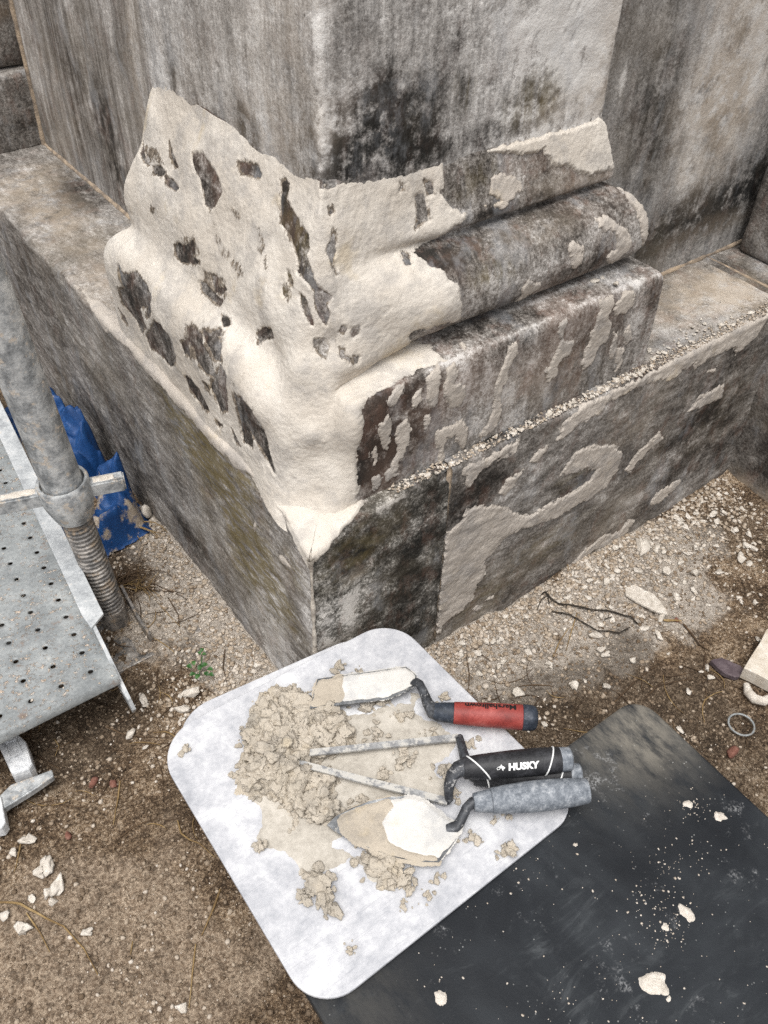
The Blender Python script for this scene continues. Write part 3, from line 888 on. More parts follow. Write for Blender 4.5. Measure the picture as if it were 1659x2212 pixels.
for p in [[(600, 1195), (615, 1205), (628, 1232), (612, 1222)], [(546, 1118), (556, 1140), (550, 1148)]]:
    st_ = SL.poly(p)
    q_ = LF.sub(st_)
    q_.coat('mortar_dab', poly_sd(q_.S, q_.T, st_) + wobL[q_.win] * .7, 0.0022, M['patch'], slabL, 0.9)

# white mortar bead up the mitred corner of the plinth
zc = np.linspace(-0.02, 0.3130, 150)
rad = 0.0024 + 0.0012 * sstep(zc, .300, .313) + 0.0012 * fbm(np.stack([zc * 0, zc * 0, zc], -1), 60, 3, 71)
th = np.linspace(0, 2 * np.pi, 9)[:-1]
V = np.stack([0.0002 - .0012 * sstep(zc, .29, .315)[:, None] + rad[:, None] * np.cos(th), 0.0002 - .0012 * sstep(zc, .29, .315)[:, None] + rad[:, None] * np.sin(th), np.repeat(zc[:, None], 8, 1)], -1)


def ring_faces(nr, nc):
    I, J = np.meshgrid(np.arange(nr - 1), np.arange(nc), indexing='ij')
    a = I * nc + J
    b = I * nc + (J + 1) % nc
    return np.stack([a, b, b + nc, a + nc], -1).reshape(-1, 4)


obj('slab_joint', np_mesh('slab_joint', [(.187, .0022, -.03), (.197, .0022, -.03), (.197, .0022, H1 - .004), (.187, .0022, H1 - .004), (.197, .17, H1 - .004), (.187, .17, H1 - .004)], [[0, 1, 2, 3], [3, 2, 4, 5]], False), M['joint_tan'], slabR)
obj('corner_joint', np_mesh('corner_joint', V.reshape(-1, 3), ring_faces(150, 8)), M['joint'], slabC)


# ---- generic solids in world coordinates
def box_mesh(name, lo, hi, bev=0.004, seg=3, warp=0.0, seed=0):
    bm = bmesh.new()
    bmesh.ops.create_cube(bm, size=1.0)
    for v in bm.verts:
        v.co = Vector([lo[k] + (v.co[k] + .5) * (hi[k] - lo[k]) for k in range(3)])
    if bev:
        bmesh.ops.bevel(bm, geom=bm.edges[:], offset=bev, segments=seg, profile=0.5, affect='EDGES')
    if warp:
        bmesh.ops.subdivide_edges(bm, edges=[e for e in bm.edges if e.calc_length() > 0.03], cuts=6, use_grid_fill=True)
        co = np.array([v.co for v in bm.verts])
        nv = fbm(co, 30, 3, seed)[:, None] * warp
        ctr = co.mean(0)
        dirs = co - ctr
        dirs /= np.linalg.norm(dirs, axis=1, keepdims=True) + 1e-9
        co = co + dirs * nv
        for v, c in zip(bm.verts, co):
            v.co = c
    me = bpy.data.meshes.new(name)
    bm.to_mesh(me)
    bm.free()
    me.polygons.foreach_set('use_smooth', np.ones(len(me.polygons), bool))
    try:
        me.set_sharp_from_angle(angle=math.radians(40))
    except Exception:
        pass
    return me


for nm, pts_, r_ in [('joint_bead', [(X6, y_, H1) for y_ in np.linspace(YE + .02, YW, 60)], .0045), ('joint_bead', [(X6, YW, z_) for z_ in np.linspace(H1, 1.44, 60)], .006), ('joint_bead', [(x_, Y6, H1) for x_ in np.linspace(XE + .03, .96, 50)], .004), ('joint_bead', [(XR + .017, y_, H1 - .0022) for y_ in np.linspace(-.02, .16, 30)], .0028)]:
    pts_ = np.array(pts_)
    th = np.linspace(0, 2 * np.pi, 9)[:-1]
    tg_ = pts_[1] - pts_[0]
    tg_ /= np.linalg.norm(tg_)
    a_ = np.cross(tg_, [.3, .5, .8])
    a_ /= np.linalg.norm(a_)
    b_ = np.cross(tg_, a_)
    rd_ = r_ * (1 + .45 * fbm(pts_, 45, 3, 77))
    V = pts_[:, None, :] + rd_[:, None, None] * (np.cos(th)[None, :, None] * a_ + np.sin(th)[None, :, None] * b_)
    obj(nm, np_mesh(nm, V.reshape(-1, 3), ring_faces(len(pts_), 8)), M['joint_tan'], monument)
# hidden cores so that the sheets are solid stone seen from elsewhere
obj('plinth_core', box_mesh('plinth_core', (0.014, 0.014, -0.04), (XR + 0.5, 1.30, H1 - 0.045), 0), M['wing'], monument)
obj('pier_core', box_mesh('pier_core', (X4 + 0.012, Y4 + 0.012, H1 - 0.01), (XE - 0.012, YE - 0.012, 1.449), 0), M['wing'], monument)
obj('wall_core', box_mesh('wall_core', (X6 + 0.012, Y6 + 0.012, H1 - 0.01), (XE + 1.1, YW + 0.04, 1.448), 0), M['wing'], monument)
# base and wall of the wing to the right
o = obj('wing_base', box_mesh('wing_base', (0.905, -1.0, H1 - 0.004), (1.35, 0.150, 0.485), 0.012, 4, 0.002, 5), M['wing'], monument)
o['label'] = 'base block of the projecting wing'
obj('wing_wall', box_mesh('wing_wall', (0.965, -1.0, 0.484), (1.35, 0.1632, 1.45), 0.005, 2, 0.002, 6), M['wall_r'], monument)
# neighbouring pier at the far end of the left wall
o = obj('neighbour_base', box_mesh('neighbour_base', (0.020, YW, H1 - 0.004), (X6 + 0.30, YW + 0.35, 0.472), 0.008, 3, 0.0025, 9), M['neigh'], monument)
o['label'] = 'base block of the neighbouring pier at the far end'
obj('neighbour_moulding', box_mesh('neighbour_moulding', (0.045, YW + 0.028, 0.471), (X6 + 0.30, YW + 0.35, 0.60), 0.02, 4, 0.003, 10), M['neigh'], monument)
obj('neighbour_shaft', box_mesh('neighbour_shaft', (0.09, YW + 0.07, 0.598), (X6 + 0.30, YW + 0.35, 1.45), 0.004, 2, 0.002, 11), M['neigh'], monument)


def tube(name, pts, rad, n=8, cap=True, squash=None, up=(0, 0, 1)):
    """swept tube through world points; rad scalar or list; squash = list of (rw, rh) half sizes instead"""
    pts = np.asarray(pts, float)
    k = len(pts)
    if np.isscalar(rad):
        rad = [rad] * k
    tg = np.gradient(pts, axis=0)
    tg /= np.linalg.norm(tg, axis=1, keepdims=True) + 1e-12
    V = []
    upv = np.array(up, float)
    for i in range(k):
        a = np.cross(tg[i], upv)
        if np.linalg.norm(a) < 1e-4:
            a = np.cross(tg[i], np.array([0, 1.0, 0]))
        a /= np.linalg.norm(a)
        b = np.cross(a, tg[i])
        rw, rh = squash[i] if squash is not None else (rad[i], rad[i])
        for t_ in np.arange(n) * 2 * np.pi / n + (np.pi / 4 if n == 4 else 0):
            c, s_ = np.cos(t_), np.sin(t_)
            if n == 4:
                c, s_ = np.sign(c), np.sign(s_)
            V.append(pts[i] + a * rw * c + b * rh * s_)
    F = [tuple(f) for f in ring_faces(k, n)]
    if cap:
        F.append(tuple(range(n))[::-1])
        F.append(tuple(range((k - 1) * n, k * n)))
    me = bpy.data.meshes.new(name)
    me.from_pydata([tuple(v) for v in V], [], F)
    bm = bmesh.new()
    bm.from_mesh(me)
    bmesh.ops.recalc_face_normals(bm, faces=bm.faces)
    bm.to_mesh(me)
    bm.free()
    me.polygons.foreach_set('use_smooth', np.full(len(me.polygons), n > 4))
    if n > 4:
        try:
            me.set_sharp_from_angle(angle=math.radians(50))
        except Exception:
            pass
    return me


def lathe(name, A, B, prof, n=28, rot=0.0):
    """prof: (fraction along A->B, radius)"""
    A, B = np.asarray(A, float), np.asarray(B, float)
    pts = [A + (B - A) * f for f, r in prof]
    ax = (B - A) / np.linalg.norm(B - A)
    a = np.cross(ax, [0, 0, 1.0])
    if np.linalg.norm(a) < 0.05:
        a = np.cross(ax, [0, 1.0, 0])
    a /= np.linalg.norm(a)
    b = np.cross(a, ax)
    th = np.arange(n) * 2 * np.pi / n + rot
    V = np.concatenate([p + r * (np.cos(th)[:, None] * a + np.sin(th)[:, None] * b) for p, (f, r) in zip(pts, prof)])
    F = [tuple(f) for f in ring_faces(len(prof), n)]
    F.append(tuple(range(n)))
    F.append(tuple(range((len(prof) - 1) * n, len(prof) * n))[::-1])
    me = bpy.data.meshes.new(name)
    me.from_pydata([tuple(v) for v in V], [], F)
    bm = bmesh.new()
    bm.from_mesh(me)
    bmesh.ops.recalc_face_normals(bm, faces=bm.faces)
    bm.to_mesh(me)
    bm.free()
    me.polygons.foreach_set('use_smooth', np.ones(len(me.polygons), bool))
    try:
        me.set_sharp_from_angle(angle=math.radians(38))
    except Exception:
        pass
    return me


def plate(name, poly, thick, bev=0.0):
    """flat plate from a world polygon (top face), extruded down its own normal"""
    bm = bmesh.new()
    vs = [bm.verts.new(tuple(p)) for p in poly]
    f = bm.faces.new(vs)
    f.normal_update()
    if f.normal.z < 0:
        f.normal_flip()
    nrm = f.normal.copy()
    r = bmesh.ops.extrude_face_region(bm, geom=[f])
    nv = [g for g in r['geom'] if isinstance(g, bmesh.types.BMVert)]
    bmesh.ops.translate(bm, verts=[v for v in bm.verts if v not in nv], vec=-nrm * thick)
    bmesh.ops.recalc_face_normals(bm, faces=bm.faces)
    if bev:
        ed = [e for e in bm.edges if len(e.link_faces) == 2 and abs(e.calc_face_angle(0)) > 1.0]
        bmesh.ops.bevel(bm, geom=ed, offset=bev, segments=2, profile=0.5, affect='EDGES')
    me = bpy.data.meshes.new(name)
    bm.to_mesh(me)
    bm.free()
    return me


def round_rect(cx, cy, wx, wy, r, ang, z, n=14):
    out = []
    for sx, sy, a0 in ((1, 1, 0), (-1, 1, 90), (-1, -1, 180), (1, -1, 270)):
        for k in range(n + 1):
            a = math.radians(a0 + 90 * k / n)
            out.append((sx * (wx / 2 - r) + r * math.cos(a), sy * (wy / 2 - r) + r * math.sin(a)))
    c, s = math.cos(math.radians(ang)), math.sin(math.radians(ang))
    return [(cx + x * c - y * s, cy + x * s + y * c, z) for x, y in out]


def flat_coat(name, polys, zf, thick, mat, parent, step=0.0012, wob=0.004, wfreq=60, slope=0.5, lumpy=0.0, seed=0, floor=-0.0008, attrs=None):
    """skin of mortar on a nearly level surface; polys in world XY; zf(x, y) -> surface height"""
    A = np.concatenate([np.asarray(p)[:, :2] for p in polys])
    lo, hi = A.min(0) - .008, A.max(0) + .008
    xs, ys = np.arange(lo[0], hi[0], step), np.arange(lo[1], hi[1], step)
    Xg, Yg = np.meshgrid(xs, ys, indexing='ij')
    sd = np.full(Xg.shape, -9.0)
    for p in polys:
        sd = np.maximum(sd, poly_sd(Xg, Yg, np.asarray(p)[:, :2]))
    P3 = np.stack([Xg, Yg, 0 * Xg], -1)
    sd = sd + fbm(P3, wfreq, 5, seed, 0.6) * wob
    h = np.minimum(sd * slope, thick) + lumpy * np.maximum(fbm(P3, 110, 4, seed + 4), -.2) * (sd > 0)
    h = np.maximum(h, floor)
    K = h > floor + 0.0001
    keep = K[:-1, :-1] | K[1:, :-1] | K[:-1, 1:] | K[1:, 1:]
    V = np.stack([Xg, Yg, zf(Xg, Yg) + h], -1).reshape(-1, 3)
    F = grid_faces(*h.shape, keep)
    V, F, at_ = compact(V, F, {'edge': np.clip(sd / 0.01, -1, 1)})
    return obj(name, np_mesh(name, V, F, True, at_), mat, parent)


# ------------------------------------------------------------------ ground
def ground_z(x, y):
    P3 = np.stack([x, y, 0 * x], -1)
    z = fbm(P3, 7, 4, 81) * 0.004 + fbm(P3, 55, 4, 82, 0.6) * 0.0022
    right = np.exp(-np.maximum(-y, 0) / 0.055) * sstep(x, 0.02, 0.16) * (0.024 + 0.008 * fbm(P3, 18, 3, 83))
    wingd = np.exp(-np.maximum(XR - x, 0) / 0.05) * sstep(y, -0.35, -0.05) * 0.01
    left = np.exp(-np.maximum(-x, 0) / 0.06) * sstep(y, 0.02, 0.12) * sstep(-y, -0.50, -0.42) * 0.012
    low = -0.006 * sstep(y, 0.47, 0.56)
    mound = .011 * np.exp(-(((x + .12) / .10) ** 2 + ((y - .29) / .10) ** 2) ** 2)
    return z + np.where(y < 0.03, right, 0) + wingd + left + low - 0.002 + mound


gx, gy = np.arange(-0.75, 0.86, 0.004), np.arange(-0.75, 0.95, 0.004)
Xg, Yg = np.meshgrid(gx, gy, indexing='ij')
Zg = ground_z(Xg, Yg)


def gblob(lst):
    A = np.zeros(Xg.shape)
    P3 = np.stack([Xg, Yg, 0 * Xg], -1)
    w = fbm(P3, 14, 4, 91) * 0.35
    for (u, v, ra, rb, am) in lst:
        c = at(u, v, 0)
        r = np.sqrt(((Xg - c[0]) / ra) ** 2 + ((Yg - c[1]) / rb) ** 2) + w
        A += am * np.clip(1.3 - r, 0, 1)
    return A


g_dust = gblob([(1300, 1400, .12, .06, .45), (1450, 1360, .12, .06, .5), (1150, 1450, .1, .05, .4), (480, 1330, .06, .22, .95), (400, 1180, .06, .12, .9), (1050, 1400, .14, .08, .95), (1250, 1300, .18, .07, .9), (1400, 1200, .14, .07, .8), (1480, 1280, .1, .09, .45), (1000, 1500, .1, .06, .5), (330, 1400, .08, .08, .5), (520, 1450, .05, .08, .6), (350, 1300, .06, .06, .5)])
g_damp_shade = gblob([(1250, 1560, .20, .09, .8), (1560, 1600, .14, .14, .75), (1520, 1480, .15, .06, .35), (1600, 1130, .10, .09, .7), (1400, 1350, .12, .05, .25), (200, 1560, .12, .08, .8), (100, 1800, .10, .08, .35), (430, 1700, .10, .12, .35), (560, 1900, .06, .20, .25), (150, 1150, .12, .25, .9), (60, 1000, .1, .3, .8), (300, 1480, .1, .04, .35), (1100, 1480, .06, .04, .4), (1180, 1620, .12, .1, .7)])  # damp soil, plus shade around the boards and deck painted in
g_sand = gblob([(80, 2150, .16, .16, .9), (250, 2100, .14, .10, .5), (300, 1950, .16, .12, .35), (1500, 1380, .10, .07, .35), (500, 2150, .1, .1, .25), (350, 1600, .08, .05, .25)])
n = NT('soil')
sp = n.voro(260, out=1)
big = n.noise(16, 6, 0.65)
fin = n.noise(260, 5, 0.7)
fin2 = n.noise(700, 3, 0.7)
col = n.ramp(n.math('MULTIPLY_ADD', n.math('SUBTRACT', fin2, .5), 1.6, n.math('MULTIPLY_ADD', n.math('SUBTRACT', fin, .5), 2.4, n.math('MULTIPLY_ADD', n.math('SUBTRACT', big, .5), 1.7, 0.5))),
             [(0.0, (0.022, 0.015, 0.010)), (0.3, (0.074, 0.048, 0.029)), (0.55, (0.162, 0.110, 0.068)), (0.8, (0.315, 0.230, 0.150)), (1.0, (0.46, 0.375, 0.285))])
dst = n.rng(n.math('MULTIPLY_ADD', n.attr('dust'), 1.2, n.math('MULTIPLY', n.math('SUBTRACT', n.noise(50, 6, 0.7), 0.5), 1.1)), 0.30, 0.75)
dcol = n.mix(n.rng(fin, 0.35, 0.65), (0.33, 0.285, 0.235), (0.50, 0.445, 0.385))
col = n.mix(dst, col, dcol)
snd = n.rng(n.math('ADD', n.attr('sand'), n.math('MULTIPLY', n.math('SUBTRACT', n.noise(30, 6, 0.7), 0.5), 0.8)), 0.25, 0.8)
col = n.mix(n.math('MULTIPLY', snd, 0.7), col, n.mix(n.rng(fin, 0.36, 0.64), (0.20, 0.142, 0.096), (0.47, 0.375, 0.28)))
dk = n.math('MULTIPLY', n.rng(n.math('ADD', n.attr('damp'), n.math('MULTIPLY', n.math('SUBTRACT', n.noise(26, 6, 0.7), 0.5), 0.9)), 0.25, 0.9), 0.62)  # damp and the painted shade by the boards both darken the soil
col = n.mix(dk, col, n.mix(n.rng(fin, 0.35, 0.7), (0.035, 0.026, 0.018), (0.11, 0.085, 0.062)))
midn = n.noise(95, 5, 0.72)
col = n.mix(n.math('MULTIPLY', n.rng(midn, 0.36, 0.50, 1, 0), 0.6), col, (0.05, 0.034, 0.022))  # darkens the hollows: crevice shade put into the colour
col = n.mix(n.math('MULTIPLY', n.rng(midn, 0.56, 0.68), 0.4), col, (0.40, 0.32, 0.235))
nb = n.bump(midn, 0.006, 0.7)
nb = n.bump(fin2, 0.0016, 0.8, nb)
nb = n.bump(fin, 0.004, 0.8, nb)
nb = n.bump(n.voro(130), 0.004, 0.5, nb)
M['soil'] = n.done(col, 0.95, nb, 0.2)
gF = grid_faces(*Xg.shape)
inside = ((Xg > 0.03) & (Yg > 0.03)) | (Xg > XR + 0.02)
kp = ~(inside[:-1, :-1] & inside[1:, 1:])
gV, gF, gA = compact(np.stack([Xg, Yg, Zg], -1).reshape(-1, 3), grid_faces(*Xg.shape, kp), {'dust': g_dust, 'damp': g_damp_shade, 'sand': g_sand})
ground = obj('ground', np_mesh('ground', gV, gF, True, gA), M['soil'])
tag(ground, 'brown gritty soil strewn with mortar dust around the plinth', 'ground', None, 'structure')
rgx = np.concatenate([-np.geomspace(200, 0.80, 24), np.linspace(-0.74, 0.85, 6), np.geomspace(0.9, 200, 24)])
Xo, Yo = np.meshgrid(rgx, rgx, indexing='ij')
Ro = np.stack([Xo, Yo, -0.030 + 0 * Xo], -1)
zero = np.zeros(Xo.size)
outer = obj('surrounding_ground', np_mesh('surrounding_ground', Ro.reshape(-1, 3), grid_faces(*Xo.shape), True, {'dust': zero, 'damp': zero, 'sand': zero + .2}), M['soil'])
tag(outer, 'bare brown soil stretching away around the monument', 'ground', None, 'structure')

# ------------------------------------------------------------------ materials of the loose things
def simple_mat(name, stops, freq=40, rough=0.6, metal=0.0, spec=0.4, bumpd=0.0006, bfreq=300, local=False, detail=6, dust=None, dust_amt=0.0, dust_freq=35):
    n = NT(name)
    if local:
        n.local()
    v = n.noise(freq, detail, 0.65)
    f = n.noise(bfreq, 4, 0.7)
    x = n.math('MULTIPLY_ADD', n.math('SUBTRACT', f, .5), .9, n.math('MULTIPLY_ADD', n.math('SUBTRACT', v, .5), 2.2, .5))
    col = n.ramp(x, stops)
    r = rough
    if dust:
        d = n.rng(n.math('ADD', n.noise(dust_freq, 7, 0.72), dust_amt), 0.55, 0.64)
        col = n.mix(d, col, dust)
        r = n.math('MULTIPLY_ADD', d, 0.92 - rough, rough, clamp=True)
    return n.done(col, r, n.bump(f, bumpd, 0.7), spec, metal)


M['galv'] = simple_mat('galvanised_steel', [(0, (.10, .105, .11)), (.35, (.26, .27, .275)), (.6, (.43, .44, .44)), (1, (.66, .66, .64))], 45, .5, .25, .4, .0008, 220, dust=(.50, .44, .37), dust_amt=.0, dust_freq=60)
M['spindle'] = simple_mat('worn_steel_thread', [(0, (.05, .048, .045)), (.4, (.17, .16, .15)), (.7, (.34, .31, .28)), (1, (.6, .57, .52))], 60, .5, .45, .4, .0010, 260, dust=(.36, .29, .22), dust_amt=.02, dust_freq=45)
M['deck'] = simple_mat('dusty_steel_deck', [(0, (.17, .18, .18)), (.4, (.27, .285, .285)), (.7, (.37, .385, .38)), (1, (.5, .49, .46))], 26, .55, .15, .35, .0005, 260, dust=(.50, .40, .31), dust_amt=-.03, dust_freq=95)
n = NT('perforated_deck_steel')
v1, v2 = n.noise(24, 6, .7), n.noise(240, 4, .72)
col = n.ramp(n.math('MULTIPLY_ADD', n.math('SUBTRACT', v2, .5), 1.0, n.math('MULTIPLY_ADD', n.math('SUBTRACT', v1, .5), 1.6, .5)), [(0, (.13, .138, .14)), (.4, (.215, .226, .226)), (.7, (.30, .312, .308)), (1, (.43, .42, .395))])
cr_ = n.math('MULTIPLY', n.rng(n.noise(130, 6, .75), .54, .60), n.rng(n.noise(17, 5, .7), .42, .58))
col = n.mix(cr_, col, n.mix(n.rng(v2, .4, .6), (.42, .32, .24), (.58, .50, .42)))
rs_ = n.math('MULTIPLY', n.rng(n.noise(40, 5, .7), .58, .68), .5)
col = n.mix(rs_, col, (.20, .11, .06))
M['deck'] = n.done(col, n.rng(v1, .35, .65, .45, .7), n.bump(cr_, .0012, .8, n.bump(v2, .0005, .5)), .35, .1)
M['rail'] = simple_mat('bright_rail_steel', [(0, (.26, .27, .28)), (.4, (.42, .435, .44)), (.7, (.54, .55, .55)), (1, (.68, .68, .67))], 40, .5, .15, .45, .0005, 240, dust=(.52, .47, .41), dust_amt=-.05, dust_freq=80)
M['white_metal'] = simple_mat('mortar_caked_casting', [(0, (.32, .32, .33)), (.4, (.55, .56, .57)), (1, (.8, .8, .79))], 60, .8, 0, .3, .002, 180)
n = NT('pale_plastic_board')
b1 = n.noise(11, 6, 0.68, None, 0.6)
b2 = n.noise(70, 6, 0.7)
b3 = n.noise(300, 4, 0.7)
x = n.math('MULTIPLY_ADD', n.math('SUBTRACT', b1, .5), 1.7, n.math('MULTIPLY_ADD', n.math('SUBTRACT', b2, .5), 1.0, n.math('MULTIPLY_ADD', n.math('SUBTRACT', b3, .5), .4, .55)))
col = n.ramp(x, [(0, (.24, .245, .265)), (.33, (.36, .365, .385)), (.58, (.47, .47, .485)), (.8, (.58, .58, .585)), (1, (.70, .70, .70))])
scr = n.noise(1.0, 3, 0.6, n.mapping((0, 0, 35), (30, 900, 1)))
col = n.mix(n.math('MULTIPLY', n.rng(scr, .62, .70), .40), col, (.22, .23, .25))
scr2 = n.noise(1.0, 3, 0.6, n.mapping((0, 0, -50), (24, 800, 1)))
col = n.mix(n.math('MULTIPLY', n.rng(scr2, .63, .71), .40), col, (.25, .25, .27))
M['board'] = n.done(col, n.rng(b1, .3, .7, .5, .75), n.bump(b3, .0003, .5), .4)
n = NT('black_rubber_board')
b1 = n.noise(7, 6, 0.65, None, 1.2)
sw = n.noise(1.0, 6, 0.7, n.mapping((0, 0, 55), (10, 34, 1)), 2.2)
fl = n.noise(420, 3, 0.7)
col = n.ramp(n.math('MULTIPLY_ADD', n.math('SUBTRACT', b1, .5), 1.2, .45), [(0, (.006, .007, .009)), (.5, (.012, .014, .017)), (1, (.030, .034, .038))])
dz = n.math('MULTIPLY', n.rng(sw, .5, .75), n.rng(b1, .42, .66))
col = n.mix(n.math('MULTIPLY', dz, .28), col, (.14, .15, .155))
bz = n.rng(n.noise(4.5, 4, .55, None, 1.5), .46, .70)
col = n.mix(n.math('MULTIPLY', bz, .16), col, (.09, .10, .108))
sd3 = n.rng(n.noise(21, 5, .7), .60, .74)
col = n.mix(n.math('MULTIPLY', n.attr('smear'), n.rng(n.noise(60, 7, .75, n.mapping((0, 0, 40), (1, .35, 1)), .15), .30, .64), clamp=True), col, (.17, .155, .13))
vd = n.voro(240)
pick = n.rng(n.noise(33, 5, .65), .46, .66)
speck = n.math('MULTIPLY', n.rng(vd, .10, .20, 1, 0), n.rng(n.voro(240, out=1), .55, .75))
col = n.mix(n.math('MULTIPLY', speck, n.math('MULTIPLY_ADD', pick, .55, .0)), col, (.45, .45, .43))
col = n.mix(n.math('MULTIPLY', n.math('MULTIPLY', sd3, n.rng(fl, .45, .6)), .5), col, (.45, .45, .45))
M['black_board'] = n.done(col, n.rng(b1, .3, .7, .48, .66), n.bump(fl, .0003, .6), .22)
M['wet'] = mortar_mat('damp_mortar', (.375, .325, .255), (.455, .40, .325), (.42, .39, .35), 1.2)
M['slurry'] = simple_mat('mortar_slurry', [(0, (.30, .27, .23)), (.5, (.42, .385, .33)), (1, (.52, .48, .42))], 30, .7, 0, .35, .0008, 240)
M['film'] = mortar_mat('dried_mortar_film', (.54, .52, .485), (.61, .59, .555), (.44, .40, .345), .6)
M['film_sandy'] = mortar_mat('sandy_mortar_film', (.37, .32, .255), (.44, .385, .31), (.4, .35, .28), .9)
M['steel'] = simple_mat('trowel_steel', [(0, (.14, .14, .145)), (.5, (.28, .28, .28)), (1, (.44, .44, .43))], 90, .5, .3, .5, .0005, 300, dust=(.52, .50, .46), dust_amt=.09, dust_freq=60)
M['blade'] = simple_mat('bare_blade_steel', [(0, (.06, .062, .066)), (.5, (.13, .135, .14)), (1, (.26, .26, .26))], 90, .42, .5, .5, .0005, 300, dust=(.45, .42, .36), dust_amt=-.03, dust_freq=120)
M['black_steel'] = simple_mat('black_shank_steel', [(0, (.015, .016, .018)), (.5, (.035, .037, .042)), (1, (.10, .105, .115))], 90, .5, .2, .5, .0006, 300, dust=(.42, .41, .40), dust_amt=-.02, dust_freq=130)
M['red'] = simple_mat('red_grip_rubber', [(0, (.15, .022, .018)), (.5, (.255, .040, .032)), (1, (.36, .085, .07))], 60, .55, 0, .4, .0004, 500, dust=(.42, .20, .17), dust_amt=-.13, dust_freq=70)
M['navy'] = simple_mat('navy_handle_rubber', [(0, (.010, .013, .018)), (.5, (.025, .032, .045)), (1, (.09, .10, .12))], 80, .55, 0, .4, .0006, 400, dust=(.50, .48, .43), dust_amt=-.05, dust_freq=75)
M['black'] = simple_mat('black_grip_rubber', [(0, (.008, .008, .009)), (.5, (.016, .016, .018)), (1, (.05, .05, .055))], 60, .5, 0, .4, .0004, 500, dust=(.26, .26, .26), dust_amt=-.15, dust_freq=110)
M['grey_handle'] = simple_mat('dusty_grey_handle', [(0, (.075, .085, .10)), (.45, (.155, .17, .19)), (.75, (.25, .265, .285)), (1, (.38, .39, .40))], 160, .7, 0, .35, .0006, 520, dust=(.36, .37, .38), dust_amt=-.04, dust_freq=420)
M['white_print'] = NT('white_print').done((.78, .78, .76), .6)
M['black_print'] = NT('black_print').done((.012, .010, .010), .6)
M['chip'] = simple_mat('mortar_chip', [(0, (.38, .335, .28)), (.5, (.54, .49, .425)), (1, (.68, .63, .565))], 120, .95, 0, .2, .0015, 500)
M['brick'] = simple_mat('brick_bit', [(0, (.10, .045, .032)), (.5, (.17, .075, .055)), (1, (.26, .15, .115))], 90, .95, 0, .2, .001, 400)
M['straw'] = simple_mat('dry_straw', [(0, (.10, .06, .028)), (.5, (.22, .145, .062)), (1, (.36, .26, .13))], 30, .8, 0, .3, .0002, 300)
M['needle'] = simple_mat('brown_needle', [(0, (.030, .018, .010)), (.5, (.065, .040, .022)), (1, (.14, .09, .05))], 30, .8, 0, .3, .0002, 300)
M['twig'] = simple_mat('dark_twig', [(0, (.012, .010, .008)), (.5, (.03, .024, .018)), (1, (.07, .055, .04))], 60, .85, 0, .3, .0003, 300)
M['leaf'] = simple_mat('green_leaf', [(0, (.012, .045, .010)), (.5, (.03, .095, .02)), (1, (.07, .16, .04))], 120, .5, 0, .4, .0003, 300)
M['violet'] = simple_mat('purple_stone', [(0, (.05, .035, .04)), (.5, (.09, .068, .075)), (1, (.15, .12, .125))], 60, .9, 0, .3, .001, 300)
M['pale_block'] = simple_mat('pale_stone_block', [(0, (.30, .22, .15)), (.4, (.50, .44, .36)), (1, (.66, .61, .54))], 40, .9, 0, .3, .001, 300)
n = NT('blue_tarpaulin')
wv = n.math('ADD', n.math('SINE', n.math('MULTIPLY', n.t.nodes.new('ShaderNodeSeparateXYZ').outputs[0], 1.0)), 0.0)
col = n.ramp(n.math('MULTIPLY_ADD', n.math('SUBTRACT', n.noise(40, 5, .7), .5), 1.2, .5), [(0, (.003, .018, .065)), (.5, (.006, .045, .155)), (1, (.025, .10, .28))])
ds = n.rng(n.math('ADD', n.attr('dust'), n.math('MULTIPLY', n.math('SUBTRACT', n.noise(60, 6, .7), .5), 1.6)), .40, .62)
col = n.mix(ds, col, n.mix(n.rng(n.noise(200, 4, .7), .35, .65), (.26, .21, .16), (.42, .36, .29)))
chk = n.t.nodes.new('ShaderNodeTexBrick')
chk.inputs['Scale'].default_value = 260
n.t.links.new(n.co, chk.inputs['Vector'])
M['tarp'] = n.done(col, .5, n.bump(chk.outputs['Fac'], .0004, .4), .4)
n = NT('grit')
col = n.ramp(n.attr('tone'), [(0, (.045, .031, .021)), (.3, (.12, .085, .055)), (.55, (.22, .165, .115)), (.8, (.38, .31, .235)), (1, (.58, .52, .45))])
M['grit'] = n.done(n.mix(n.math('MULTIPLY', n.noise(700, 3, .7), .2), col, (.15, .11, .08)), .95, n.bump(n.noise(900, 3), .0008, .7), .2)


# ------------------------------------------------------------------ rocks and crumbs
def ico(sub):
    bm = bmesh.new()
    bmesh.ops.create_icosphere(bm, subdivisions=sub, radius=1.0)
    V = np.array([v.co[:] for v in bm.verts])
    bm.verts.ensure_lookup_table()
    F = np.array([[v.index for v in f.verts] for f in bm.faces])
    bm.free()
    return V, F


ICO = {k: ico(k) for k in (1, 2, 3, 4)}


def rock(sub, seed, amp=0.35, freq=1.3, facet=0.0):
    V, F = ICO[sub]
    d = 1 + amp * fbm(V + seed * 3.7, freq, 3, seed) + amp * 0.40 * fbm(V + seed, freq * 3.5, 3, seed + 5, .65)
    W = V * d[:, None]
    if facet:
        r = np.random.default_rng(seed)
        for _ in range(int(facet)):
            nn = r.normal(size=3)
            nn /= np.linalg.norm(nn)
            h = (W @ nn)
            c = r.uniform(.45, .75)
            W = W - np.maximum(h - c, 0)[:, None] * nn
    return W, F


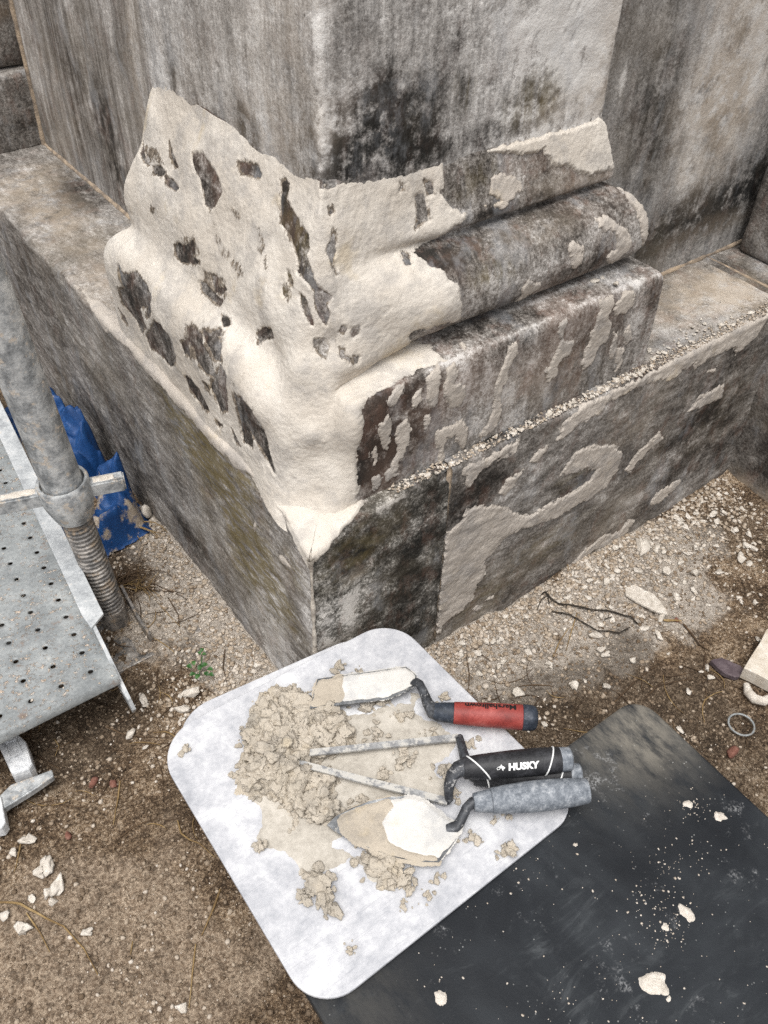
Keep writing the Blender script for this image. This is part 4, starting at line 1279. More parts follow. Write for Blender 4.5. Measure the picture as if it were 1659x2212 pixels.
def cloud(name, cen, rad, sub, amp, mat, squash=(1, 1, .8), tone=None, freq=1.3, smooth=True, kinds=14, facet=0):
    """many small lumps joined into one mesh"""
    lib = [rock(sub, k + 1, amp, freq, facet) for k in range(kinds)]
    Vs, Fs, Ts, off = [], [], [], 0
    r = np.random.default_rng(len(cen) + 3)
    for i, (c, q) in enumerate(zip(cen, rad)):
        V, F = lib[i % kinds]
        a, b, g = r.uniform(0, 2 * np.pi, 3)
        ca, sa = np.cos(a), np.sin(a)
        R1 = np.array([[ca, -sa, 0], [sa, ca, 0], [0, 0, 1]])
        tl = r.uniform(-.6, .6)
        R2 = np.array([[1, 0, 0], [0, np.cos(tl), -np.sin(tl)], [0, np.sin(tl), np.cos(tl)]])
        sc = np.array(squash) * r.uniform(.7, 1.3, 3)
        W = ((V * sc) @ R2.T @ R1.T) * q + c
        Vs.append(W)
        Fs.append(F + off)
        Ts.append(np.full(len(V), tone[i] if tone is not None else .5))
        off += len(V)
    return np_mesh(name, np.concatenate(Vs), np.concatenate(Fs), smooth, {'tone': np.concatenate(Ts)})


def in_poly(p, x, y):
    return poly_sd(np.asarray(x, float), np.asarray(y, float), p) > 0


def free_ground(x, y, mg=0.004):
    """on the soil, not inside the stone"""
    return ~(((x > -mg) & (y > -mg)) | (x > XR - mg))


# soil grit: too many to count
R3 = np.random.default_rng(5)
N = 52000
x, y = R3.uniform(-.62, .83, N), R3.uniform(-.62, .62, N)
pu, pv, _ = to_px(np.stack([x, y, 0 * x], -1))
ok = free_ground(x, y) & (pu > -60) & (pu < 1720) & (pv > 0) & (pv < 2300)
x, y = x[ok], y[ok]
rr = 0.0007 + 0.0026 * R3.random(len(x)) ** 4
dn = np.exp(-np.maximum(-y, 0) / .10) * (x > .0) + np.exp(-np.maximum(-x, 0) / .09) * (y > .05)
tone = np.clip(R3.normal(.50, .20, len(x)) + .28 * np.clip(dn, 0, 1) + .16 * fbm(np.stack([x, y, 0 * x], -1), 13, 3, 300), 0.30, 1)
cen = np.stack([x, y, ground_z(x, y) + rr * .25], -1)
o = obj('soil_grit', cloud('soil_grit', cen, rr, 1, .3, M['grit'], tone=tone), M['grit'])
tag(o, 'fine grit and pebbles strewn over the soil', 'grit', None, 'stuff')
# rubble of mortar along the foot of the plinth
N = 5200
x = R3.uniform(.02, XR - .01, N)
y = -R3.exponential(.055, N) * (0.6 + 0.9 * sstep(x, .3, .8)) - .004
k = (y > -.26) & free_ground(x, y)
x, y = x[k], y[k]
N2 = 1500
y2 = R3.uniform(.02, .5, N2)
x2 = -R3.exponential(.04, N2) - .004
x3, y3 = R3.normal(-.09, .05, 900), R3.normal(.10, .05, 900)
x, y = np.concatenate([x, x2, x3]), np.concatenate([y, y2, y3])
k = free_ground(x, y)
x, y = x[k], y[k]
rr = .0012 + .0036 * R3.random(len(x)) ** 2.4
cen = np.stack([x, y, ground_z(x, y) + rr * .3], -1)
tone = np.clip(R3.normal(.82, .12, len(x)), .35, 1)
o = obj('mortar_rubble', cloud('mortar_rubble', cen, rr, 1, .4, M['grit'], (1, 1, .6), tone, facet=3, smooth=False), M['grit'])
tag(o, 'pale crumbled mortar scattered along the plinth foot', 'rubble', None, 'stuff')

CHIPS = []
for k in range(12):
    V, F = rock(3, 40 + k, .50, 1.5, 9)
    V = V * np.array([1, .75, .32 if k % 2 else .5])
    me = np_mesh('mortar_chip', V, F, False)
    me.materials.append(M['chip'])
    CHIPS.append(me)


def drop(name, me, loc, size, label, cat, group=None, rot=None, r=R3):
    o = bpy.data.objects.new(name, me)
    o.location = [float(c) for c in loc]
    o.rotation_euler = rot if rot is not None else (r.uniform(-.35, .35), r.uniform(-.35, .35), r.uniform(0, 6.28))
    o.scale = (size, size, size) if np.isscalar(size) else size
    link(o)
    return tag(o, label, cat, group)


def chip(x, y, size, label, group, z=None):
    zz_ = ground_z(np.array(x), np.array(y)) if z is None else z
    return drop('mortar_chip', CHIPS[int(R3.integers(len(CHIPS)))], (x, y, float(zz_) + size * .28), size, label, 'mortar chip', group)


# chips one can count
cnt = 0
while cnt < 190:
    u, v = R3.uniform(960, 1659), R3.uniform(1070, 1480)
    p = at(u, v, .01)
    if not free_ground(p[0], p[1], .008) or p[1] < -.27:
        continue
    if R3.random() > math.exp(p[1] / .075) * (.45 + .55 * float(sstep(p[0], .3, .7))):
        continue
    chip(p[0], p[1], .0035 + .0055 * R3.random() ** 2, 'small pale mortar chip on the ground along the patched plinth face', 'mortar chips along the plinth foot')
    cnt += 1
cnt = 0
while cnt < 34:
    u, v = R3.uniform(300, 560), R3.uniform(1380, 1620)
    p = at(u, v, .004)
    if p[0] > -.01:
        continue
    chip(p[0], p[1], .003 + .005 * R3.random() ** 2, 'small pale mortar chip on the soil between scaffold jack and mortar board', 'mortar chips by the scaffold')
    cnt += 1
for (u, v, sz, lb) in [
        (1385, 1190, .019, 'upright pale mortar lump leaning on the plinth foot'), (1375, 1240, .012, 'chunky mortar lump just in front of the upright one'), (1440, 1235, .012, 'broad mortar chip midway along the rubble'),
        (1500, 1235, .011, 'rounded mortar chip near the wing'), (1555, 1232, .011, 'small rounded mortar chip beside the wing'), (1600, 1205, .013, 'flat oval mortar chip close to the wing plinth'),
        (1615, 1175, .010, 'ragged mortar chip at the foot of the wing'), (1430, 1330, .010, 'white mortar shard beside the twig end'), (1290, 1370, .012, 'jagged mortar piece on the dusty soil'), (1298, 1400, .009, 'flat mortar chip below the jagged piece'),
        (1310, 1480, .010, 'mortar chip above the black board corner'), (1240, 1480, .011, 'mortar chip beside the red trowel handle'), (1120, 1495, .012, 'mortar flake behind the red trowel handle'), (1176, 1562, .007, 'white pebble past the red handle end'),
        (1470, 1567, .007, 'pale chip behind the black board'), (1490, 1488, .007, 'cream pebble on the damp soil'),
        (415, 1492, .015, 'angular pale mortar block by the green weed'), (395, 1530, .011, 'mortar lump below the angular block'), (440, 1540, .010, 'mortar lump near the board corner'), (310, 1510, .009, 'mortar lump at the tip of the deck rail'), (280, 1580, .010, 'pale shard below the deck rail'),
        (124, 1912, .0135, 'largest white stone on the bare soil'), (46, 2000, .0125, 'white wedge stone near the edge of the picture'), (60, 1810, .012, 'long white stone below the flat bar'), (100, 1925, .009, 'tan pebble beside the largest white stone'), (66, 1935, .0075, 'white pebble among the white stones'), (112, 1943, .0075, 'white pebble under the largest white stone'), (28, 1838, .008, 'white chip under the flat bar'), (186, 2010, .008, 'pale chip on the sandy soil'), (98, 1860, .0135, 'buff pebble beside the brick bits'), (85, 1875, .012, 'grey buff pebble near the long white stone'), (8, 1978, .010, 'grey pebble cut by the frame'), (390, 2170, .009, 'pale crumb at the bottom of the soil')]:
    p = at(u, v, .006)
    chip(p[0], p[1], sz, lb, None)
# flakes: thin plates of fallen mortar
def flake(pts, th, label, mat='chip', z=.012, tilt=0.0, name='mortar_flake', cat='mortar flake'):
    W = np.array([at(u, v, z) for u, v in pts])
    c = W.mean(0)
    g = float(ground_z(np.array(c[0]), np.array(c[1])))
    out = []
    for i in range(len(W)):
        a, b = W[i], W[(i + 1) % len(W)]
        for t_ in (0, .33, .66):
            q = a * (1 - t_) + b * t_
            q = q + (R3.random(3) - .5) * np.array([.0022, .0022, 0])
            out.append(q)
    out = np.array(out)
    out[:, 2] = g + th + .002 + tilt * (out[:, 0] - c[0])
    me = plate(name, out, th, .0008)
    return solo(name, me, M[mat], label, cat)


flake(zs(.48, 862.7, 995, [(1018, 565), (1060, 548), (1110, 575), (1150, 590), (1190, 640), (1212, 685), (1160, 672), (1100, 645), (1050, 620), (1022, 600)]), .004, 'large flat mortar flake lying on the rubble', tilt=-.08)
flake(zs(.48, 862.7, 995, [(1155, 740), (1180, 750), (1195, 790), (1170, 780)]), .003, 'thin white mortar flake by the twig fork')
flake([(1610, 1440), (1660, 1355), (1720, 1380), (1690, 1480)], .022, 'pale stone slab cut by the edge of the picture', 'pale_block', .03, name='stone_slab', cat='stone slab')
flake([(1535, 1425), (1560, 1420), (1600, 1435), (1610, 1452), (1590, 1462), (1560, 1450)], .008, 'flat dark purple stone beside the pale slab', 'violet', .01, name='purple_stone', cat='stone')
for u, v, sz, lb in [(198, 1683, .0075, 'red brick bit beside the flat bar'), (243, 1688, .0085, 'larger red brick bit past the flat bar'), (146, 1800, .006, 'red brick crumb among buff pebbles'), (1462, 1335, .006, 'pinkish red brick bit right of the twig'), (1585, 1625, .010, 'reddish stone behind the black board')]:
    p = at(u, v, .004)
    V, F = rock(2, int(u), .3, 1.2, 6)
    me = np_mesh('brick_bit', V * np.array([1, .8, .6]), F, False)
    me.materials.append(M['brick'])
    drop('brick_bit', me, (p[0], p[1], float(ground_z(np.array(p[0]), np.array(p[1]))) + sz * .25), sz, lb, 'brick')
# curled mortar scrap and pale ring at the right
pts = [at(u, v, .012) for u, v in [(1612, 1478), (1616, 1495), (1630, 1510), (1650, 1515), (1668, 1505)]]
me = tube('mortar_curl', pts, [.004, .0065, .007, .0065, .005], 9)
solo('mortar_curl', me, M['chip'], 'curled scrap of mortar below the pale slab', 'mortar scrap')
c = at(1601, 1566, .006)
ring = [(c[0] + .0165 * math.cos(a), c[1] + .0165 * math.sin(a), c[2] + .001) for a in np.linspace(0, 2 * np.pi, 33)]
solo('pale_ring', tube('pale_ring', ring, .0014, 8, False), M['deck'], 'thin pale ring half sunk in damp soil', 'ring')

# crumbs on the ledge
N = 0
while N < 170:
    X_ = R3.uniform(.13, .82)
    Y_ = R3.uniform(.001, .013) if X_ < .535 else R3.uniform(.0, .012) + R3.exponential(.012)
    if R3.random() > (.35 + .65 * math.exp(-((X_ - .45) / .25) ** 2)):
        continue
    sz = .0018 + .0040 * R3.random() ** 2
    drop('mortar_crumb', CHIPS[int(R3.integers(12))], (X_, Y_, H1 + sz * .3 + .001), sz, 'pale mortar crumb lying on the narrow plinth ledge', 'mortar crumb', 'mortar crumbs along the ledge')
    N += 1
x, y = R3.uniform(.11, .82, 1500), np.abs(R3.normal(0, .009, 1500)) + .0005
rr = .0006 + .0016 * R3.random(1500) ** 2
o = obj('ledge_crumbs', cloud('ledge_crumbs', np.stack([x, y, H1 + .0012 + rr * .3 + 0 * x], -1), rr, 1, .35, M['grit'], (1, 1, .7), np.clip(R3.normal(.88, .1, 1500), .5, 1)), M['grit'])
tag(o, 'fine mortar crumbs sprinkled along the plinth ledge', 'crumbs', None, 'stuff')
for (u, v, sz, lb) in [(1285, 608, .009, 'mortar lump on the block ledge under the torus'), (1300, 600, .006, 'smaller mortar lump beside it on the block ledge'), (1330, 612, .006, 'mortar crumb at the far end of the block ledge')]:
    p = at(u, v, .482)
    drop('mortar_crumb', CHIPS[int(u) % 12], p, sz, lb, 'mortar crumb')

# ------------------------------------------------------------------ straw, needles, twigs
def strand(px, r, mat, label, name='straw', cat='straw', z=.004, group=None, lift=.0):
    pts = []
    P_ = [at(u, v, z) for u, v in px]
    for i in range(len(P_) - 1):
        for t_ in np.linspace(0, 1, 5)[:-1]:
            pts.append(P_[i] * (1 - t_) + P_[i + 1] * t_)
    pts.append(P_[-1])
    pts = np.array(pts)
    g = ground_z(pts[:, 0], pts[:, 1])
    pts[:, 2] = g + r * 1.2 + lift * np.sin(np.linspace(0, np.pi, len(pts))) + .001
    rad = r * np.interp(np.linspace(0, 1, len(pts)), [0, .2, 1], [.7, 1, .4])
    return solo(name, tube(name, pts, list(rad), 6), M[mat], label, cat, group)


kS = (.43, 0, 1261)
for px, mt, rad, lb in [
        ([(600, 980), (588, 1060), (580, 1120), (565, 1200)], 'straw', .0011, 'yellow straw standing out on bare soil'), ([(890, 1180), (905, 1240), (950, 1275), (1000, 1300), (1080, 1370)], 'straw', .0011, 'straw running under the board edge'),
        ([(1105, 1530), (1060, 1650), (1010, 1760)], 'straw', .0013, 'straw slanting beside the board edge'), ([(980, 1800), (962, 1950), (945, 2120)], 'straw', .0010, 'thin straw near the bottom of the soil'),
        ([(-40, 1595), (100, 1605), (200, 1660), (320, 1720), (420, 1830), (490, 1960)], 'straw', .0014, 'long curved straw stem on the sandy soil'), ([(130, 1650), (200, 1750), (250, 1850)], 'straw', .0010, 'short straw branching below the long stem'),
        ([(100, 1280), (90, 1380), (70, 1450)], 'straw', .0010, 'pale straw among the white stones'), ([(520, 700), (600, 740), (700, 755), (850, 760)], 'needle', .0009, 'brown needle in front of the deck'), ([(160, 840), (230, 880), (300, 920)], 'needle', .0009, 'brown needle beside the caked casting'),
        ([(660, 1780), (650, 1850)], 'straw', .0008, 'tiny straw on the bare soil'), ([(1130, 330), (1120, 420), (1140, 500)], 'needle', .001, 'brown twig on the dust near the plinth'), ([(700, 50), (800, 60), (940, 80)], 'needle', .001, 'brown stalk lying behind the jack'), ([(850, 100), (900, 180), (905, 240)], 'needle', .0009, 'brown needle curling behind the jack'), ([(270, 770), (290, 800), (270, 850)], 'straw', .0008, 'short pale needle under the deck edge')]:
    strand(zs(*kS, px), rad, mt, lb)
for px, mt, rad, lb in [
        ([(690, 890), (720, 820), (760, 760)], 'straw', .001, 'straw on the dusty rubble by the plinth'), ([(795, 700), (765, 800), (750, 860)], 'straw', .0009, 'second straw on the dusty rubble'), ([(335, 870), (410, 910)], 'needle', .001, 'brown stalk behind the board'),
        ([(740, 500), (752, 540)], 'straw', .001, 'straw stub against the plinth'), ([(1190, 715), (1270, 718)], 'straw', .0022, 'wood splinter beside the twig'), ([(1280, 730), (1350, 820), (1400, 850)], 'needle', .0016, 'brown stick right of the twig'),
        ([(1380, 860), (1370, 940)], 'needle', .0012, 'brown stick above the purple stone'), ([(960, 1090), (1050, 1000), (1100, 960)], 'needle', .001, 'brown needle above the red handle'), ([(1150, 1010), (1230, 985), (1330, 970)], 'needle', .001, 'brown needle on the damp soil'), ([(780, 1160), (820, 1080)], 'needle', .001, 'dark needle beside the red handle')]:
    strand(zs(.48, 862.7, 995, px), rad, mt, lb)
tw = empty('branching_twig', at(1290, 1320, .012), 'thin dark branching twig lying on the mortar rubble', 'twig')
for nm, px, rad in [('stem', [(655, 585), (720, 632), (800, 640), (880, 650), (1000, 662), (1050, 675), (1110, 740)], .0013), ('branch', [(690, 660), (740, 668), (800, 690), (900, 735), (1000, 745), (1090, 702)], .0011), ('branch', [(668, 600), (640, 620), (608, 690)], .0007), ('branch', [(930, 692), (1000, 664)], .0008), ('branch', [(668, 598), (690, 660)], .0009), ('branch', [(655, 585), (640, 600), (700, 560)], .0007)]:
    P_ = np.array([at(*q_, .02) for q_ in zs(.48, 862.7, 995, px)])
    P_ = np.concatenate([P_[:-1] + (P_[1:] - P_[:-1]) * f for f in (0, .5)]).reshape(2, -1, 3).transpose(1, 0, 2).reshape(-1, 3)
    P_[:, 2] = ground_z(P_[:, 0], P_[:, 1]) + .004 + .001 * R3.random(len(P_))
    obj(nm, tube(nm, P_, rad, 6), M['twig'], tw)
# brown needles littering the soil: countable, alike
for k in range(110):
    zone = R3.random()
    u, v = (R3.uniform(1000, 1659), R3.uniform(1430, 1640)) if zone < .42 else (R3.uniform(0, 420), R3.uniform(1480, 1800)) if zone < .8 else (R3.uniform(230, 420), R3.uniform(1230, 1560))
    p = at(u, v, .004)
    if not free_ground(p[0], p[1], .01):
        continue
    a, Lh, cv = R3.uniform(0, 6.28), R3.uniform(.012, .035), R3.uniform(-.5, .5)
    t_ = np.linspace(-1, 1, 7)
    pts = np.stack([p[0] + Lh * (t_ * math.cos(a) - cv * (t_ ** 2) * math.sin(a)), p[1] + Lh * (t_ * math.sin(a) + cv * (t_ ** 2) * math.cos(a)), 0 * t_], -1)
    if not free_ground(pts[:, 0], pts[:, 1]).all():
        continue
    pts[:, 2] = ground_z(pts[:, 0], pts[:, 1]) + .002
    solo('dry_needle', tube('dry_needle', pts, list(np.interp(t_, [-1, 0, 1], [.0004, .0008, .0003]) * R3.uniform(.7, 1.2)), 5), M['needle' if R3.random() < .75 else 'straw'], 'thin dry brown needle lying loose on the soil', 'dry needle', 'dry needles littering the soil')
# dry grass beside the jack
def tuft(name, c, n_, L_, label, mat='straw', rad=.0009, fan=(0, 6.28), lay=.3):
    Vs, Fs, off = [], [], 0
    for k in range(n_):
        a = R3.uniform(*fan)
        l_ = L_ * R3.uniform(.5, 1.1)
        t_ = np.linspace(0, 1, 7)
        pts = np.stack([c[0] + R3.normal(0, .006) + l_ * t_ * math.cos(a + .5 * t_.mean()), c[1] + R3.normal(0, .006) + l_ * t_ * math.sin(a), 0 * t_], -1)
        pts[:, :2] += np.cumsum(R3.normal(0, .0016, (7, 2)), 0)
        pts[:, 2] = ground_z(pts[:, 0], pts[:, 1]) + .002 + l_ * lay * np.sin(t_ * np.pi) * R3.uniform(.2, 1)
        me = tube('t', pts, list(rad * np.linspace(1, .3, 7)), 5)
        v = np.array([q.co[:] for q in me.vertices])
        f = [[i + off for i in p.vertices] for p in me.polygons if len(p.vertices) == 4]
        Vs.append(v)
        Fs += f
        off += len(v)
        bpy.data.meshes.remove(me)
    return solo(name, np_mesh(name, np.concatenate(Vs), np.array(Fs)), M[mat], label, 'dry grass')


tuft('dry_grass', at(262, 1262, .01), 26, .055, 'tuft of dry brown grass beside the threaded jack', 'needle', .0010, (-1.2, 1.4))
tuft('dry_grass', at(300, 1275, .01), 16, .045, 'loose dry grass stalks past the threaded jack', 'straw', .0008)
o = tuft('dry_grass', at(275, 1120, .02), 7, .06, 'bent dry straw stalks lying over the blue tarpaulin', 'straw', .0016, (-2.3, -1.0), .5)
# green weed
wd = empty('green_weed', at(432, 1455, .004), 'small green weed with oval leaves growing beside the plinth', 'weed')
for u, v, ang, l_ in [(412, 1447, 150, .011), (420, 1440, 110, .010), (432, 1450, 60, .012), (440, 1444, 30, .012), (452, 1452, 0, .011), (445, 1460, -40, .011), (430, 1465, -110, .012), (420, 1462, -150, .011), (455, 1463, -20, .010), (437, 1412, 70, .009), (433, 1418, 140, .008), (440, 1420, 10, .008)]:
    c = at(u, v, .008)
    a = math.radians(ang - 40)
    l_ *= .8
    t_ = np.linspace(0, 1, 7)
    w_ = np.sin(t_ * np.pi) ** .7 * .38
    V = []
    for t1, w1 in zip(t_, w_):
        for s_ in (-1, 0, 1):
            lx, ly = (t1 - .3) * l_, s_ * w1 * l_
            V.append((c[0] + lx * math.cos(a) - ly * math.sin(a), c[1] + lx * math.sin(a) + ly * math.cos(a), c[2] + .004 + .003 * math.sin(t1 * 3) + abs(s_) * .0015))
    obj('leaf', np_mesh('leaf', V, grid_faces(7, 3)), M['leaf'], wd)
obj('stem', tube('stem', [at(430, 1456, .001), at(434, 1440, .006), at(437, 1418, .008)], .0008, 6), M['leaf'], wd)

# ------------------------------------------------------------------ scaffold
J0, J1 = np.array([-.1410, .3043, 0.0]), np.array([-.1684, .3102, .4576])
jd = (J1 - J0) / np.linalg.norm(J1 - J0)
jp = lambda z: J0 + (J1 - J0) * (z / .4576)
jack = empty('base_jack', jp(0), 'rusty threaded scaffold base jack with a winged collar nut', 'scaffold jack')
# thread: a real helix
pit, r0, r1 = .0072, .0158, .0192
nz_, na = 330, 30
zt = np.linspace(.004, .262, nz_)
th = np.arange(na) * 2 * np.pi / na
ZZ, TH = np.meshgrid(zt, th, indexing='ij')
phs = (ZZ / pit - TH / (2 * np.pi)) % 1.0
prf = sstep(1 - np.abs(phs * 2 - 1), .15, .75)
rad = np.where(ZZ < .042, .0185, r0 + (r1 - r0) * prf)
a1 = np.cross(jd, [0, 1.0, 0])
a1 /= np.linalg.norm(a1)
a2 = np.cross(jd, a1)
V = J0 + ZZ[..., None] * jd + rad[..., None] * (np.cos(TH)[..., None] * a1 + np.sin(TH)[..., None] * a2)
obj('spindle', np_mesh('spindle', V.reshape(-1, 3), ring_faces(nz_, na)[:, ::-1]), M['spindle'], jack)
nut = obj('collar_nut', lathe('collar_nut', jp(.222), jp(.282), [(0, .0195), (.02, .0235), (.25, .0275), (.45, .0305), (.62, .0315), (.96, .0315), (1.0, .0302), (.985, .0270), (.8, .0262)], 40), M['galv'], jack)
hd = np.array([.93, -.36, 0.0])
hd /= np.linalg.norm(hd)
hz = jp(.262)
hw = np.array([-hd[1], hd[0], 0])
he = at(268, 1030, .268)
hs_ = np.linalg.norm((he - hz)[:2])
hd = np.array([*((he - hz)[:2] / hs_), 0.0])
for sg, ln in ((1, hs_), (-1, .085)):
    A, B = hz + hd * sg * .028, hz + hd * sg * ln
    me = tube('handle', [A, A + (B - A) * .5, B], 1, 4, squash=[(.0085, .0105)] * 3)
    bm = bmesh.new()
    bm.from_mesh(me)
    bmesh.ops.bevel(bm, geom=bm.edges[:], offset=.0022, segments=2, affect='EDGES')
    bm.to_mesh(me)
    bm.free()
    h_ = obj('handle', me, M['galv'], nut)
    A2, B2 = A + np.array([0, 0, .0095]) + hd * sg * .006, B + np.array([0, 0, .0095]) - hd * sg * .012
    obj('caked_mortar', tube('caked_mortar', [A2 * (1 - t_) + B2 * t_ + np.array([0, 0, .001 * R3.random()]) for t_ in np.linspace(0, 1, 9)], 1, 8, squash=[(.0045 + .002 * R3.random(), .0018 + .001 * R3.random()) for _ in range(9)]), M['chip'], nut)
bp = np.array([(-.078, -.075), (.078, -.075), (.078, .075), (-.078, .075)])
obj('base_plate', plate('base_plate', [(J0[0] + a + .012, J0[1] + b - .008, .0070) for a, b in bp], .006, .001), M['spindle'], jack)
rim = [at(u, v, .012) for u, v in [(266, 1280), (282, 1310), (300, 1345), (315, 1368), (328, 1385)]]
obj('bent_rim', tube('bent_rim', [p + np.array([0, 0, .006]) for p in rim], 1, 4, squash=[(.0018, .010)] * 5), M['spindle'], jack)
tb = solo('scaffold_tube', lathe('scaffold_tube', jp(.266), jp(1.25), [(0, .0241), (.004, .0246), (.01, .02415)] + [(f, .02415) for f in np.linspace(.05, 1, 12)], 44), M['galv'], 'upright galvanised scaffold tube standing in the jack collar', 'scaffold tube')
# deck
ROW, CVEC, O0 = np.array([-.0372, .0005]), np.array([.0031, .0333]), np.array([-.219, .169])
ZD = .10
deck = empty('scaffold_deck', (-.2, .2, 0.0), 'dusty perforated steel scaffold deck beside the jack', 'scaffold deck')
K = 16
ang = np.arange(K) * 2 * np.pi / K
sq = np.stack([np.cos(ang), np.sin(ang)], -1)
sq = sq / np.abs(sq).max(1, keepdims=True) * .5
rin = .0034
Vs, Fs, off = [], [], 0
nvx = np.linalg.norm(ROW)
for i in range(11):
    for j in range(22):
        c = O0 + ROW * i + CVEC * j
        outer_ = c + sq[:, :1] * ROW + sq[:, 1:] * CVEC
        mid = c + np.stack([np.cos(ang), np.sin(ang)], -1) * rin * 2.3 * np.array([-1, 1])
        inn = c + np.stack([np.cos(ang), np.sin(ang)], -1) * rin * np.array([-1, 1])
        rings = [np.c_[outer_, np.full(K, ZD)], np.c_[mid, np.full(K, ZD)], np.c_[inn, np.full(K, ZD + .0005)], np.c_[inn, np.full(K, ZD - .0012)]]
        Vs.append(np.concatenate(rings))
        Fs.append(ring_faces(4, K) + off)
        off += 4 * K
V = np.concatenate(Vs)
F = np.concatenate(Fs)
# margins
def dk(a, b, z):
    q = O0 + ROW * a + CVEC * b
    return (q[0], q[1], z)


b_ = len(V)
ext = [dk(-.5, -.5, ZD), dk(-.5, 21.5, ZD), dk(-.72, 21.5, ZD), dk(-.72, -.5, ZD), dk(-.72, -.75, ZD), dk(10.5, -.75, ZD), dk(10.5, -.5, ZD), dk(-.72, -.75, ZD - .016), dk(10.5, -.75, ZD - .016), dk(-.5, -.75, ZD)]
V = np.concatenate([V, np.array(ext)])
F = np.concatenate([F, np.array([[0, 1, 2, 3], [3, 4, 9, 0], [9, 5, 6, 0], [4, 7, 8, 5]]) + b_])
me = np_mesh('deck_sheet', V, F, False)
bm = bmesh.new()
bm.from_mesh(me)
bmesh.ops.remove_doubles(bm, verts=bm.verts, dist=.0002)
bmesh.ops.recalc_face_normals(bm, faces=bm.faces)
bm.to_mesh(me)
bm.free()
obj('deck_sheet', me, M['deck'], deck)
zr = ZD + .034
wl_ = lambda q, z, x=0: np.array([q[0] + x, q[1], z])
f0, f1 = np.array(dk(-.80, .9, 0))[:2], np.array(dk(-.80, 21.5, 0))[:2]
# flange: a strip 25 mm wide with a torn near end, then the web standing under it
fl = [wl_(f0, zr, -.012) + np.array([.002, .004, 0]), wl_(f0, zr, .012) + np.array([0, .018, 0]), wl_(f1, zr, .012), wl_(f1, zr, -.012), wl_(f0, zr, -.012) + np.array([.001, .03, 0]), ]
obj('side_flange', plate('side_flange', [fl[0], fl[1], fl[2], fl[3], fl[4]], .0042, .0008), M['rail'], deck)
tip = np.array(at(291, 1521, .06))
w0 = wl_(f0, 0, -.004)
web = [(tip[0], tip[1], .050), (tip[0] - .001, tip[1] + .006, .066), (w0[0], w0[1], zr - .003), (f1[0] - .004, f1[1], zr - .003), (f1[0] - .004, f1[1], ZD - .03), (w0[0], w0[1], ZD - .03), (tip[0], tip[1] + .004, .040)]
bm = bmesh.new()
fa = bm.faces.new([bm.verts.new(p) for p in web])
r = bmesh.ops.extrude_face_region(bm, geom=[fa])
bmesh.ops.translate(bm, verts=[g for g in r['geom'] if isinstance(g, bmesh.types.BMVert)], vec=(-.0045, 0, 0))
bmesh.ops.recalc_face_normals(bm, faces=bm.faces)
me = bpy.data.meshes.new('web')
bm.to_mesh(me)
bm.free()
obj('side_web', me, M['rail'], deck)
obj('cross_bearer', box_mesh('cross_bearer', (-.60, .35, .0), (-.225, .385, ZD - .016), .003, 2), M['galv'], deck)
dd = []
for k in range(420):
    a, b = R3.uniform(-.6, 6), R3.uniform(-.7, 14)
    q = O0 + ROW * a + CVEC * b
    dd.append((q[0], q[1], ZD + .0004))
dd = np.array(dd)
rr = .0005 + .0014 * R3.random(len(dd)) ** 2
o = obj('deck_crumbs', cloud('deck_crumbs', dd, rr, 1, .35, M['grit'], (1, 1, .6), np.clip(R3.normal(.88, .1, len(dd)), .5, 1)), M['grit'])
tag(o, 'fine mortar crumbs sprinkled over the scaffold deck', 'crumbs', None, 'stuff')
# caked casting and bars at the lower left
cs = empty('caked_casting', at(30, 1625, .0), 'white mortar caked metal casting with a square socket, below the deck', 'metal casting')
cA, cB, cC, cD_ = at(-12, 1592, .034), at(38, 1584, .034), at(70, 1648, .034), at(25, 1672, .034)
body = [cA, cB, at(55, 1600, .034), cC, at(62, 1660, .034), cD_]
me = plate('body', body, .034, .003)
obj('body', me, M['white_metal'], cs)
s_ = [at(9, 1605, .0355), at(32, 1598, .0355), at(44, 1624, .0355), at(22, 1634, .0355)]
ctr = np.mean(s_, axis=0)
rimp = []
for q in s_:
    rimp.append(ctr + (q - ctr) * 1.32)
Vv = [tuple(p) for p in rimp] + [tuple(p) for p in s_] + [tuple(ctr + (p - ctr) * .75 - np.array([0, 0, .009])) for p in s_]
Ff = [(0, 1, 5, 4), (1, 2, 6, 5), (2, 3, 7, 6), (3, 0, 4, 7), (4, 5, 9, 8), (5, 6, 10, 9), (6, 7, 11, 10), (7, 4, 8, 11), (8, 9, 10, 11)]
me = bpy.data.meshes.new('socket')
me.from_pydata(Vv, [], Ff)
obj('socket', me, M['white_metal'], cs)
me = plate('flat_bar', [at(-20, 1738, .026), at(22, 1695, .026), at(112, 1662, .024), at(116, 1676, .024), at(70, 1708, .026), at(5, 1748, .026)], .010, .0015)
solo('flat_bar', me, M['galv'], 'flat galvanised bar lying on the soil below the casting', 'metal bar')
me = plate('bar_end', [at(-20, 1715, .03), at(2, 1720, .03), at(12, 1775, .03), at(4, 1788, .03), at(-20, 1792, .03)], .02, .002)
solo('bar_end', me, M['white_metal'], 'caked white bar end poking in at the picture edge', 'metal bar')

